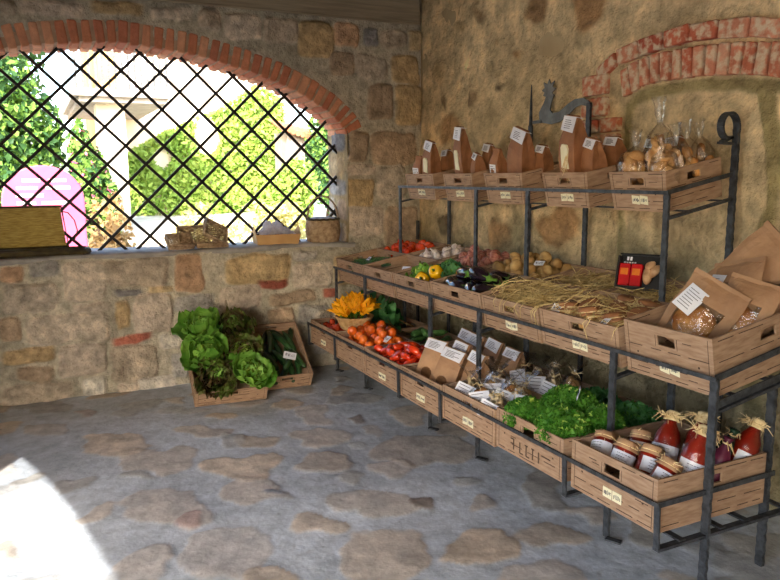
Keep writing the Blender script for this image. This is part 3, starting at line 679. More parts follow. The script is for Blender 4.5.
def many(proto,key,pts,label,group,seed,spin=rot,scale=.12):
    rr=random.Random(seed)
    for i,p in enumerate(pts):
        M=inC(key,*p,*spin(rr),s=rr.uniform(1-scale,1+scale))
        if i==0 and not proto.get('used'):
            proto['used']=1; proto.matrix_basis=M; proto['label']=label; proto['group']=group; o=proto
        else: o=dup(proto,M,label,group)
        if 'used' in o: del o['used']
    proto['used']=1
def finish(*ps):
    for p in ps:
        if 'used' in p: del p['used']
def onemesh(name,cat,mb,mats,**k):
    o=mb.build(name,mats,**k); o['category']=cat; return o

# tomatoes ---------------------------------------------------------------
m=MB(); m.lathe([(.002,-.026),(.018,-.024),(.030,-.012),(.033,.002),(.028,.018),(.014,.026),(.004,.022)],12,smooth if False else 0,lobes=5,lob=.04)
tom=onemesh('tomato','tomato',m,M_TOMATO,smooth=True)
many(tom,'L1',heap('L1',26,.031,1),'small red tomato in the end lower crate beneath the flower basket','red tomatoes in the end lower crate',1)
many(tom,'N1',heap('N1',46,.032,2,.03),'round red tomato in the back-row crate by the window wall corner','red tomatoes in the back-row crate',2)
m=MB(); m.lathe([(.002,-.028),(.022,-.027),(.035,-.012),(.037,.002),(.031,.020),(.015,.029),(.003,.024)],14,0,lobes=7,lob=.03)
ot=onemesh('orange_tomato','tomato',m,M_ORANGE,smooth=True)
many(ot,'L2',heap('L2',46,.036,3,.04),'round orange tomato heaped beside the long red ones','orange tomatoes in the lower crate',3)
m=MB(); m.lathe([(.002,-.056),(.012,-.052),(.022,-.03),(.026,-.004),(.025,.02),(.018,.04),(.006,.047),(.002,.044)],10,0,lobes=4,lob=.05)
pt=onemesh('plum_tomato','tomato',m,M_PLUM,smooth=True)
many(pt,'L3',heap('L3',58,.031,4,.06),'long glossy red tomato in the crate between orange tomatoes and paper bags','long red tomatoes in the lower crate',4,spin=lambda r:(90+r.uniform(-35,35),r.uniform(-30,30),r.uniform(0,360)))
# courgettes, chard, cucumbers --------------------------------------------
def cuke(L,r,bend,mats,name,cat,cap=True):
    m=MB(); n=9
    pts=[(bend*math.sin(PI*i/n),0,L*(i/n-.5)) for i in range(n+1)]
    m.tube(pts,[r*(.35 if i==0 else .8 if i==1 else .55 if i==n else .9 if i==n-1 else 1) for i in range(n+1)],9)
    if cap: m.tube([pts[0],(pts[0][0],0,-L/2-.015)],[r*.3,r*.22],6,1)
    return onemesh(name,cat,m,mats,smooth=True)
cu=cuke(.22,.023,.012,[M_CUKE,M_CALYX],'cucumber','cucumber')
flat=lambda a,b:(lambda r:(90,0,a+r.uniform(-b,b)))
pts=[(-.13,.10,.075),(-.07,.12,.075),(-.01,.10,.075),(.05,.11,.075),(.11,.12,.075),(-.13,.30,.075),(-.07,.32,.075),(0,.30,.075),(.06,.33,.075),(.12,.30,.075),(-.10,.20,.115),(-.02,.21,.115),(.05,.2,.115),(.12,.2,.112),(-.1,.46,.075),(-.02,.46,.075),(.05,.47,.075),(.12,.46,.075),(-.06,.4,.112),(.04,.4,.112),(.1,.38,.112)]
many(cu,'F2',pts,'dark green cucumber in the propped floor crate beside the lettuces','cucumbers in the floor crate',6,spin=flat(0,35),scale=.1)
co=cuke(.21,.027,.01,[M_COURG,M_CALYX],'courgette','courgette')
pts=[(x,y,.10+.03*((i*7)%3)) for i,(x,y) in enumerate([(-.17,.12),(-.09,.1),(0,.12),(.08,.1),(.17,.12),(-.15,.25),(-.05,.26),(.05,.25),(.15,.26)])]+[(-.1,.17,.19),(0,.18,.2),(.1,.17,.19),(.04,.24,.2)]
many(co,'B2',pts,'green courgette in the shaded crate behind the orange tomatoes','courgettes in the back crate',7,spin=flat(30,50))
many(co,'M2',[(-.12,.2,.075),(0,.22,.075),(.1,.18,.075),(.05,.27,.075)],'green courgette lying in the nearly empty crate with a white card','courgettes in the middle-shelf crate',8,spin=flat(40,40))
finish(cu,co)
def leafgrid(mb,L,W,curl,ruffle,mat=0,M=None,seed=0,cup=.25,nu=9,nv=11,frill=9):
    rr=random.Random(seed); ph=rr.uniform(0,6)
    def fn(u,v):
        s=(u-.5)*2; wv=W*(math.sin(PI*min(1,(v*.86+.10)))**.65); x=s*wv
        a=curl*v; r_=L/ max(curl,.05)
        y=r_*math.sin(a); z=r_*(1-math.cos(a))
        z+=cup*wv*s*s+ruffle*abs(s)**2*math.sin(frill*v*2+ph+s*2)*(.3+v)+ruffle*.6*v**4*math.sin(s*7+ph)
        return (x,y,z)
    mb.grid(fn,nu,nv,mat,M)
m=MB(); leafgrid(m,.26,.11,.9,.03,0,seed=3,nu=9,nv=12); m.tube([(0,-.10,.0),(0,0,0),(0,.1,.012)],[.009,.008,.004],6,1)
ch=onemesh('chard_leaf','leaf',m,[M_CHARD,M_PALEWICK],smooth=True)
pts=[(-.2,.12,.15),(-.1,.12,.17),(.02,.14,.16),(.12,.12,.18),(.2,.16,.16),(-.15,.2,.19),(0,.2,.2),(.12,.22,.2)]
many(ch,'B1',pts,'large dark green chard leaf behind the flower basket','chard leaves in the back crate',9,spin=lambda r:(r.uniform(15,50),r.uniform(-30,30),r.uniform(120,240)))
finish(ch)
# beans
m=MB(); m.tube([(0,0,-.06),(.006,0,-.03),(.008,0,0),(.006,0,.03),(0,0,.06)],[.002,.0045,.005,.0045,.001],6)
be=onemesh('green_bean','bean',m,M_COURG,smooth=True)
many(be,'M1',heap('M1',95,.0125,12,.02),'slim green bean in the end middle-shelf crate','green beans in the end crate',12,spin=lambda r:(90+r.uniform(-20,20),0,r.uniform(0,360)))
finish(be)
# yellow peppers and green leaves
m=MB(); m.lathe([(.004,-.05),(.022,-.052),(.036,-.03),(.041,0),(.042,.025),(.034,.043),(.014,.040),(.004,.034)],16,0,lobes=4,lob=.08)
yp=onemesh('pepper_body','pepper',m,M_YPEP,smooth=True)
del yp['category']
def ypep(label,M):
    t=thing('yellow_pepper',label,'pepper',M); b=yp if not yp.parent else None
    if b is None: b=yp.copy(); COL.objects.link(b)
    b.parent=t; s=MB(); s.tube([(0,0,.034),(.004,0,.055),(.012,0,.066)],[.010,.005,.006],7); s.build('stem',M_CALYX,t,smooth=True)
ypep('yellow pepper lying nearer the front rim of the green-leaf crate',inC('M3',.045,.075,.165,70,0,40,1.1))
ypep('yellow pepper standing behind the first among green leaves',inC('M3',.10,.16,.195,50,20,10,1.1))
def leafhead(name,label,M,n,L,W,mats,seed,curl=(.5,1.5),ruf=.012,group=None,heart=True,cat='lettuce',frill=9,open_=1.0,el=(8,68)):
    """a rosette of wavy leaves as one mesh: outer leaves lie out, inner ones stand and close"""
    rr=random.Random(seed); m=MB()
    for i in range(n):
        f=i/(n-1)
        az=i*137.5+rr.uniform(-12,12); tilt=el[0]+(el[1]-el[0])*f**.9+rr.uniform(-7,7)
        LL=L*(1-.45*f)*rr.uniform(.9,1.1); WW=W*(1-.4*f)*rr.uniform(.85,1.15)
        Mx=Matrix.Rotation(R(az),4,'Z')@Matrix.Translation((0,.012*(1-f),.01+.02*f))@Matrix.Rotation(R(tilt),4,'X')
        leafgrid(m,LL,WW,rr.uniform(*curl)*(.5+f),ruf*(1.3-.6*f),(1 if (heart and f>.62) else 0),Mx,seed*50+i,frill=frill)
    m.tube([(0,0,-.02),(0,0,.03)],[.02,.018],8,1 if heart else 0)
    o=m.build(name,mats,M=M,smooth=True); tag(o,label,cat,group); return o
GL=[M_LETT,M_LETTH]; RL=[M_REDL,M_LETT]
LT=[('green_lettuce','broad green lettuce at the top left of the propped crate',-.135,.56,.15,GL,0.225,.115,1),
    ('red_lettuce','dark red-leaved lettuce at the upper right against the stone wall',.12,.57,.14,RL,.20,.105,2),
    ('green_lettuce','wavy green lettuce in the middle left of the propped crate',-.125,.33,.11,GL,.225,.115,3),
    ('red_lettuce','mottled red and green lettuce in the middle right beside the cucumbers',.13,.34,.10,[M_REDL,M_LETTH],.19,.10,4),
    ('red_lettuce','frilly bronze lettuce at the lower left of the propped crate',-.11,.12,.10,RL,.19,.10,5),
    ('green_lettuce','round-hearted green lettuce at the lower right front corner of its crate',.145,.105,.12,GL,.19,.115,6)]
for nm,lab,x,y,z,mm,L,W,sd in LT:
    red=nm[0]=='r'
    leafhead(nm,lab,inC('F1',x,y,z,-12,0,sd*40),32 if red else 34,L,W,mm,sd,ruf=.030 if red else .014,frill=14 if red else 7,curl=(.6,1.6) if red else (.9,2.0))
leafhead('leafy_head','green leafy head at the left of the yellow peppers',inC('M3',-.05,.13,.12,0,0,20),20,.13,.06,GL,11,ruf=.015,cat='lettuce')
leafhead('leafy_head','dark green leafy head at the right of the yellow peppers',inC('M3',.17,.25,.13,0,0,80),20,.13,.06,[M_CHARD,M_LETT],12,ruf=.012,cat='lettuce')
leafhead('leafy_head','dark green leafy head behind the yellow peppers',inC('M3',.02,.29,.13,0,0,50),18,.12,.055,[M_CHARD,M_LETT],13,ruf=.012,cat='lettuce')
# curly salad: each head a ball of frilled leaflets
def curly(name,label,M,rx,ry,rz,n,seed,mats,size=.03,cat='salad'):
    rr=random.Random(seed); m=MB()
    for i in range(n):
        d=Vector((rr.gauss(0,1),rr.gauss(0,1),abs(rr.gauss(0,1))*.9-.15)).normalized(); q=rr.uniform(.70,1.0)
        p=Vector((d.x*rx*q,d.y*ry*q,d.z*rz*q)); s=size*rr.uniform(.6,1.3)
        Mx=align(p,(d+Vector((rr.gauss(0,.5),rr.gauss(0,.5),rr.gauss(0,.5)))).normalized(),rr.uniform(0,360))
        ph=rr.uniform(0,6); k=5
        vs=[(0,0,-s*.5)]+[(s*(.75+.35*(j%2))*math.cos(2*PI*j/9)*.8,s*(.75+.35*(j%2))*math.sin(2*PI*j/9)*.8,s*.5*math.sin(j*2.4+ph)) for j in range(9)]
        m.add(vs,[(0,j+1,(j+1)%9+1) for j in range(9)],0 if rr.random()<.95 else len(mats)-1,Mx)
    for j in range(8): m.tube([(0,0,-.04),(rx*.5*math.cos(j),ry*.5*math.sin(j),rz*.5)],[.006,.003],5,0)
    return tag(m.build(name,mats,M=M),label,cat)
CG=[M_CURLY,M_LETTH]
curly('curly_salad','frilly bright green salad head at the front left of the printed crate',inC('L6',-.14,.11,.16),.13,.12,.10,1700,1,CG,.02)
curly('curly_salad','frilly bright green salad head at the front right of the printed crate',inC('L6',.12,.11,.17),.14,.12,.12,1900,2,CG,.02)
curly('curly_salad','frilly bright green salad head rising behind the other two',inC('L6',-.02,.27,.20),.17,.13,.13,2300,3,CG,.02)
curly('curly_salad','smaller frilly salad head at the back right under the shelf post',inC('L6',.18,.29,.18),.10,.10,.11,1200,4,CG,.02)
curly('herb_bunch','dark green herb bunch left of the iron post behind the salad',inC('B5',-.13,.17,.15),.13,.14,.10,500,5,[M_CHARD,M_CURLY],.035,'herbs')
curly('herb_bunch','dark green herb bunch right of the iron post behind the salad',inC('B5',.13,.17,.15),.13,.14,.10,500,6,[M_CHARD,M_CURLY],.035,'herbs')
# aubergines
def aub(label,M,sd):
    rr=random.Random(sd); t=thing('aubergine',label,'aubergine',M,'aubergines on the middle shelf')
    b=MB(); b.tube([(0,0,-.10),(0,0,-.092),(.004,0,-.06),(.006,0,-.01),(.004,0,.04),(0,0,.075),(0,0,.09)],[.010,.028,.044,.046,.036,.026,.014],12); b.build('body',M_AUB,t,smooth=True)
    c=MB(); c.tube([(0,0,.082),(0,0,.093),(.004,0,.11),(.016,0,.135)],[.026,.018,.009,.010],8)
    for k in range(5):
        a=k*1.257; c.add([(.020*math.cos(a-.4),.02*math.sin(a-.4),.088),(.020*math.cos(a+.4),.02*math.sin(a+.4),.088),(.040*math.cos(a),.04*math.sin(a),.052)],[(0,1,2)])
    c.build('calyx',M_CALYX,t,smooth=True)
for i,(x,y,z,a,tl) in enumerate([(-.2,.10,.15,70,90),(-.08,.09,.155,100,85),(.05,.09,.155,60,95),(.18,.11,.16,110,88),(-.16,.22,.16,20,95),(-.03,.23,.165,130,85),(.12,.23,.17,70,95),(.2,.29,.17,30,80),(-.10,.15,.225,80,80),(.07,.16,.235,95,100),(-.18,.32,.16,60,90),(.02,.33,.165,100,90)]):
    aub('shiny dark aubergine with a green calyx in the middle-shelf crate',inC('M4',x,y,z,tl,0,a),i)
# garlic, onions, potatoes
m=MB(); m.lathe([(.003,-.022),(.02,-.022),(.030,-.006),(.027,.010),(.012,.022),(.006,.035),(.005,.05)],12,0,lobes=6,lob=.06)
ga=onemesh('garlic_bulb','garlic',m,M_GARLIC,smooth=True)
many(ga,'N2',heap('N2',34,.029,21,.02),'white garlic bulb in the back-row crate','garlic bulbs in the back row',21)
m=MB(); m.lathe([(.003,-.034),(.02,-.033),(.038,-.014),(.040,.004),(.030,.022),(.012,.036),(.005,.05)],12)
on=onemesh('onion','onion',m,M_ONION,smooth=True)
many(on,'N3',heap('N3',34,.036,22,.04),'pink and white onion in the crate left of the potatoes','onions in the back row',22)
m=MB(); m.blob((.037,.031,.046),n=12,m=8,noise=.04)
po=onemesh('potato','potato',m,M_POTATO,smooth=True)
many(po,'N4',heap('N4',50,.036,23,.045),'yellow potato heaped in the back-row crate','potatoes in the back row',23,scale=.2)
finish(tom,ot,pt,ga,on,po)
# courgette flowers in a pale basket
bk=thing('round_basket','shallow pale wicker basket of orange flowers standing across two lower crates','basket',T(2.20,5.15,.469))
def weave(m,prof,n=40,amp=.003):
    rs=[]
    for j,(r,z) in enumerate(prof): rs.append([((r+amp*(1 if (k+j)%2 else -1))*math.cos(2*PI*k/n),(r+amp*(1 if (k+j)%2 else -1))*math.sin(2*PI*k/n),z) for k in range(n)])
    m.rings(rs,0,None,cap=False); return rs
m=MB(); pr=[(.10+.045*(i/9)**.8,.095*i/9) for i in range(10)]; weave(m,pr); weave(m,[(r-.008,z) for r,z in pr]); m.lathe([(.001,.004),(.10,.004),(.10,.010),(.001,.010)],24); m.build('bowl',M_PALEWICK,bk,smooth=True)
m=MB(); m.tube([(.146*math.cos(2*PI*k/28),.146*math.sin(2*PI*k/28),.097) for k in range(28)],.007,6,closed=True); m.build('rim',M_PALEWICK,bk,smooth=True)
def flower_mesh():
    m=MB()
    for k in range(5):
        Mx=Matrix.Rotation(R(72*k),4,'Z')
        def fn(u,v):
            s=(u-.5)*2; w=.015*math.sin(PI*(v*.84+.12)); r=.006+.008*v+.034*v**3
            return (s*w,r+.006*s*s,.075*v-.012*v**4)
        m.grid(fn,4,6,0,Mx)
    return m
f0=flower_mesh().build('petals',M_FLOWER,smooth=True)
s=MB(); s.tube([(0,0,-.05),(.003,0,-.02),(0,0,.008)],[.005,.004,.008],6); s0=s.build('stalk',M_CALYX,smooth=True)
rr=random.Random(5)
for i in range(36):
    a=i*2.4; q=.012+.11*math.sqrt(i/36)
    M=T(2.20+q*math.cos(a),5.15+q*math.sin(a),.575+.07*(1-q/.12)+rr.uniform(-.01,.04))@align((0,0,0),(math.cos(a)*q*8+rr.uniform(-.4,.4),math.sin(a)*q*8+rr.uniform(-.4,.4),1),rr.uniform(0,360))@Matrix.Diagonal((1.15,1.15,1.5,1))
    t=thing('courgette_flower','orange courgette flower in the pale basket','flower',M,'courgette flowers in the basket')
    for src in (f0,s0):
        c=src if i==0 else src.copy()
        if i: COL.objects.link(c)
        c.parent=t
# white cards standing in the crates
def card(label,M,w=.07,h=.05,seed=0):
    m=MB(); m.box((-w/2,-.0006,-h/2),(w/2,.0006,h/2)); strokes(m,-w*.38,w*.4,-h*.2,h*.25,-.0006,1,7,seed,.003)
    tag(m.build('price_card',[M_WHITE,M_INK],M=M),label,'card')
card('white card leaning on the orange tomatoes',inC('L2',.185,.2,.215,-55,0,10),.10,.06,1)
card('white card lying on the cucumbers',inC('F2',.06,.2,.150,-84,4,-20),.10,.07,2)
card('white card in the nearly empty middle crate',inC('M2',.03,.22,.13,-40,0,20),.08,.06,3)
card('small white card on the green beans',inC('M1',-.04,.2,.165,-60,0,0),.05,.04,4)
card('white card standing in the curly salad',inC('L6',.09,.22,.335,-15,0,-40),.05,.06,5)
card('white card on the potatoes by the iron post',inC('N4',.20,.12,.235,-60,0,20),.07,.04,6)
# ---------------------------------------------------------------- paper bags
M_DARKWIN=mat('bag_window_shade',(136,98,66),(104,72,46),20,.3,spec=.5)
def lines(m,M,w,h,mat_,n=5,seed=0):
    r=random.Random(seed)
    for i in range(n):
        z=h*(.36-.72*i/(n-1)); a=-w*.38; b=a+w*r.uniform(.45,.76)
        m.box((a,-.0012,z-.0012),(b,-.0004,z+.0016),mat_,M)
def kraft_bag(label,M,w=.11,d=.075,h=.24,win=None,lab=True,dark=False,seed=0,front=False,tie=False):
    r=random.Random(seed); t=thing('paper_bag',label,'bag',M); paper=M_KRAFTD if dark else M_KRAFT; tw=.74 if dark else .98
    def ring(W,D,z,y0=0,p=.12):
        q=[(-W/2,-D/2),(-W/6,-D/2*(1+p)),(W/6,-D/2*(1+p)),(W/2,-D/2),(W/2*(1-p),0),(W/2,D/2),(W/6,D/2*(1+p)),(-W/6,D/2*(1+p)),(-W/2,D/2),(-W/2*(1-p),0)]
        return [(x+r.uniform(-.004,.004),y+y0+r.uniform(-.003,.003),z+r.uniform(-.003,.003)*(0<z<h)) for x,y in q]
    b=MB(); b.rings([ring(w*.96,d*.96,0,0,0),ring(w,d,h*.06,0,.05),ring(w*1.03,d*1.05,h*.35,0,.1),ring(w*(1 if not dark else .95),d*.92,h*.62,0,.05),ring(w*tw,d*.55,h*.84,.004,.12),ring(w*tw*.98,.012,h,.006,.0)])
    # the rolled-over top
    q_=w*tw*.5
    b.hexa([(-q_,-.010,h*.985),(q_,-.010,h*.985),(q_,.014,h*.985),(-q_,.014,h*.985),(-q_,-.008,h*1.03),(q_,-.008,h*1.03),(q_,.012,h*1.03),(-q_,.012,h*1.03)])
    b.build('body',paper,t,bevel=.003)
    sl=math.atan2(d*.46,h*.40)
    if lab:
        Mx=Matrix.Translation((0,-d*.26,h*.86))@Matrix.Rotation(-sl,4,'X')
        m=MB(); lw=w*(.40 if dark else .44); m.hexa([(-lw*1.05,-.0085,-h*.06),(lw*.95,-.0085,-h*.085),(lw*.95,-.006,-h*.085),(-lw*1.05,-.006,-h*.06),(-lw,-.0075,h*.165),(lw,-.0075,h*.165),(lw,-.006,h*.165),(-lw,-.006,h*.165)],0,Mx); m.box((-lw,-.0075,h*.158),(lw,.035,h*.166),0,Mx)
        lines(m,Mx@Matrix.Translation((0,-.0082,h*.04)),w*(.62 if dark else .8),h*.17,1,5,seed); m.build('label',[M_WHITE,M_INK],t)
    if front:
        m=MB(); m.box((-w*.42,-d/2*1.17,h*.22),(w*.30,-d/2*1.09-.0006,h*.55)); lines(m,T(-w*.06,-d/2*1.17,h*.385),w*.7,h*.28,1,4,seed); m.build('front_label',[M_WHITE,M_INK],t)
    if win=='cream':
        m=MB(); m.add([(-w*.26,-d/2*1.2,h*.22),(w*.2,-d/2*1.2,h*.22),(w*.2,-d/2*1.2,h*.54),(w*.1,-d/2*1.2,h*.60),(-w*.16,-d/2*1.2,h*.60),(-w*.26,-d/2*1.2,h*.54),(-w*.26,-d/2*1.0,h*.22),(w*.2,-d/2*1.0,h*.22),(w*.2,-d/2*1.0,h*.54),(w*.1,-d/2*1.0,h*.60),(-w*.16,-d/2*1.0,h*.60),(-w*.26,-d/2*1.0,h*.54)],
              [(0,1,2,3,4,5),(11,10,9,8,7,6)]+[(i,(i+1)%6,(i+1)%6+6,i+6) for i in range(6)]); m.build('cream_window',M_CARD,t)
    if win=='oval':
        k=12; pf=[(w*.24*math.cos(2*PI*j/k)-w*.05,h*.30+h*.13*math.sin(2*PI*j/k)*(1 if math.sin(2*PI*j/k)>0 else 1.4)) for j in range(k)]
        m=MB(); vs=[(x,-d/2*1.20,z) for x,z in pf]+[(x,-d/2*1.06,z) for x,z in pf]
        m.add(vs,[tuple(range(k)),tuple(range(2*k-1,k-1,-1))]+[(j,(j+1)%k,(j+1)%k+k,j+k) for j in range(k)]); m.build('clear_window',M_DARKWIN,t)
    if tie:
        m=MB()
        for j in range(5): m.tube([(w*.1,-d*.52,h*.5),(w*r.uniform(-.3,.5),-d*r.uniform(.6,.9),h*r.uniform(.2,.4)),(w*r.uniform(-.6,.7),-d*r.uniform(.6,1.0),h*r.uniform(-.12,.1))],[.0022,.002,.0012],4)
        m.build('raffia_tie',M_RAFFIA,t)
    return t
B=kraft_bag
B('tall dark brown bag leaning right in the end top crate by the window wall',inC('T1',.02,.10,.135,0,14,0),.13,.09,.29,'cream',dark=True,seed=1)
B('short bag with a white front label at the left end of the top shelf',inC('T1',-.13,.09,.135,0,6,8),.10,.08,.18,dark=True,seed=2,lab=False,front=True)
B('short bag tucked behind the leaning dark bag in the end top crate',inC('T1',.145,.20,.135,0,-4,0),.11,.09,.20,dark=True,seed=3)
B('upright bag with a cream window and folded white top in the second top crate',inC('T2',-.04,.09,.135,0,5,-4),.12,.09,.36,'cream',dark=True,seed=4)
B('small bag behind the upright cream-window bag with a tilted white label',inC('T2',.10,.21,.135,0,8,0),.10,.085,.22,dark=True,seed=5)
B('small bag at the right of the second top crate, its white top drooping',inC('T2',.125,.10,.135,0,10,-15),.09,.08,.18,dark=True,seed=6)
B('broad tall bag leaning right in the third top crate',inC('T3',.03,.12,.135,0,16,-6),.18,.10,.315,dark=True,seed=7)
B('small bag with white front label left of the broad leaning bag',inC('T3',-.15,.08,.135,0,5,0),.09,.075,.20,dark=True,seed=8,front=True,lab=False)
B('small bag right of the broad leaning bag with a grey-white label',inC('T3',.155,.20,.135,0,8,0),.10,.08,.19,dark=True,seed=9)
B('short bag at the back left of the third top crate',inC('T3',-.10,.27,.135,0,0,0),.10,.08,.21,dark=True,seed=10)
B('tallest brown bag on the top shelf, cream window tied with raffia',inC('T4',-.02,.10,.135,0,7,-8),.15,.11,.35,'cream',dark=True,seed=11,tie=True)
B('small bag with white label left of the tallest top-shelf bag',inC('T4',-.145,.20,.135,0,2,0),.09,.08,.22,dark=True,seed=12)
B('medium bag with tilted white label right of the tallest top-shelf bag',inC('T4',.105,.12,.135,0,9,-10),.12,.09,.22,dark=True,seed=13)
B('medium bag half hidden at the back right of the fourth top crate',inC('T4',.10,.28,.135,0,4,0),.12,.09,.20,dark=True,seed=14)
# lower shelf bags
B('brown bag with an oval window next to the long red tomatoes',inC('L4',-.16,.16,.065,-10,6,24),.16,.11,.29,'oval',seed=21)
B('brown bag with a dark window and square label in the middle of its crate',inC('L4',.05,.14,.065,-12,10,26),.16,.11,.28,'oval',seed=22)
B('brown bag standing behind the oval-window bag',inC('L4',-.04,.29,.065,-4,6,8),.14,.09,.29,seed=23)
B('brown bag at the right of the lower paper-bag crate beside the iron post',inC('L4',.185,.25,.065,-6,8,8),.13,.10,.28,seed=24)
for i,(k,x,y,a) in enumerate([('B3',-.16,.16,6),('B3',0,.14,4),('B3',.16,.16,8),('B4',-.19,.13,4)]):
    B(['leftmost brown bag in the shade under the middle shelf','brown bag in the shade, second along under the middle shelf','brown bag in the shade just left of the iron post','last brown bag in the shade next to the cellophane bags'][i],inC(k,x,y,.03 if k=='B3' else .075,-4,a,6),.14,.10,.30 if k=='B3' else .25,seed=30+i)
# ---------------------------------------------------------------- cellophane bags
def raffia_bow(t,z,r=.012,n=9,seed=0,L=.06,M=None):
    rr=random.Random(seed); m=MB()
    m.tube([((r+.002)*math.cos(2*PI*k/10),(r+.002)*math.sin(2*PI*k/10),z) for k in range(10)],.003,5,closed=True)
    for i in range(n):
        a=rr.uniform(0,2*PI); q=rr.uniform(.5,1)*L
        m.tube([(r*math.cos(a),r*math.sin(a),z),(q*.6*math.cos(a),q*.6*math.sin(a),z+rr.uniform(-.005,.02)),(q*math.cos(a+.4),q*math.sin(a+.4),z+rr.uniform(-.04,.03))],[.0022,.0024,.0012],4)
    m.build('raffia_bow',M_RAFFIA,t)
def film_bag(label,M,r=.07,h=.22,fill='biscuit',lab=True,bow=True,seed=0,n=18,flare=.07):
    rr=random.Random(seed); t=thing('cellophane_bag',label,'bag',M)
    m=MB(); m.lathe([(.004,.002),(r*.85,.003),(r,h*.15),(r*.98,h*.42),(r*.75,h*.60),(.014,h*.72),(.011,h*.75),(.022,h*.84),(flare*.7,h*.96),(flare,h*1.04)],16,0,cap=False,wob=.10,lobes=5,lob=.06)
    m.build('film',M_FILM,t,smooth=True)
    c=MB()
    pm={'biscuit':M_BISC,'pasta':M_PASTA,'bread':M_BREAD}[fill]
    for i in range(n):
        z=h*.08+h*.46*(i+.5)/n; q=r*.60*math.sqrt(rr.random())*(1 if z<h*.4 else .6); a=rr.uniform(0,2*PI)
        Mx=T(q*math.cos(a),q*math.sin(a),z,*rot(rr))
        if fill=='biscuit': c.blob((r*.50,r*.46,r*.22),0,Mx,10,6,.05)
        elif fill=='bread': c.blob((r*.62,r*.42,r*.36),0,Mx,10,6,.05)
        else:
            L=r*rr.uniform(.5,.8); c.tube([(-L,0,0),(-L*.4,r*.12,0),(L*.3,-r*.08,.004),(L,r*.05,0)],r*.15,5,0,Mx)
    c.build('contents',pm,t,smooth=True)
    if bow: raffia_bow(t,h*.735,.013,5,seed,.055)
    if lab:
        a=rr.uniform(20,62) if lab else 0; Mx=Matrix.Rotation(R(a),4,'Z')@Matrix.Translation((0,-r*1.12,h*.42))@Matrix.Rotation(R(-14+rr.uniform(-8,8)),4,'X')@Matrix.Rotation(R(rr.uniform(-18,18)),4,'Y')
        m=MB(); w=r*1.6; hh=h*.43; m.box((-w/2,-.0012,-hh/2),(w/2,0,hh/2),0,Mx); lines(m,Mx@Matrix.Translation((0,-.0008,0)),w,hh,1,5,seed); m.build('label',[M_WHITE,M_INK],t)
    return t
F=film_bag
FL=[('front-left cellophane bag with a white label, first beside the paper bags',-.17,.10,.07,.23,'pasta'),
    ('cellophane bag with a crooked white label in the middle of the front of its crate',-.03,.10,.068,.23,'bread'),
    ('cellophane bag at the front right of its crate next to the curly salad',.13,.10,.075,.22,'pasta'),
    ('cellophane bag of orange biscuits behind the front-left one',-.12,.22,.065,.25,'biscuit'),
    ('cellophane bag with shiny upright film in the centre of its crate',.02,.23,.065,.26,'bread'),
    ('cellophane bag with a large label behind the front right one',.16,.24,.07,.24,'pasta'),
    ('cellophane bag at the back left of its crate below the iron post',-.18,.31,.06,.25,'pasta'),
    ('cellophane bag at the back right of its crate touching the salad',.06,.32,.065,.24,'biscuit')]
for i,(l,x,y,r_,h_,f_) in enumerate(FL): F(l,inC('L5',x,y,.065,-8+i%3*3,(i%5-2)*4,i*23%40-20),r_,h_,f_,seed=40+i)
FB=[('cellophane bag in the shade beside the last paper bag',-.05,.12,'pasta'),('cellophane bag with a pale label deep under the middle shelf',.08,.14,'biscuit'),('rightmost cellophane bag under the middle shelf above the salad',.20,.13,'pasta'),('cellophane bag at the far back under the middle shelf',.02,.27,'pasta'),('far back cellophane bag right of the shaded pair',.17,.28,'biscuit')]
for i,(l,x,y,f_) in enumerate(FB): F(l,inC('B4',x,y,.075,-4,i*5-10,i*31%50-25),.062,.25,f_,seed=60+i,lab=(i<3))
FT=[('fat cellophane bag of biscuits at the front left of the end top crate',-.10,.09,.085,.26,'biscuit',12,.115),
    ('tallest cellophane bag, stacked with round biscuits, in the end top crate',.06,.10,.070,.40,'biscuit',22,.115),
    ('cellophane bag of biscuits at the front corner of the end top crate',.12,.07,.066,.24,'biscuit',14,.115),
    ('cellophane bag of pale flat biscuits in the middle of the crate side',.125,.17,.055,.27,'biscuit',12,.115),
    ('cellophane bag of a pale roll near the scrolled post',.125,.25,.055,.27,'bread',5,.115),
    ('cellophane bag of a round roll beside the scrolled post',.125,.33,.052,.26,'bread',4,.115)]
for i,(l,x,y,r_,h_,f_,n_,z_) in enumerate(FT): F(l,inC('T5',x,y,z_,-4,3,i*40),r_*1.08,h_,f_,lab=False,bow=False,seed=70+i,n=n_,flare=.035)
B('brown bag with white folded label at the back left of the biscuit crate',inC('T5',-.10,.24,.115,0,3,0),.12,.09,.20,dark=True,seed=15)
B('brown bag with white folded label at the back middle of the biscuit crate',inC('T5',.02,.27,.115,0,-4,0),.11,.09,.20,dark=True,seed=16)
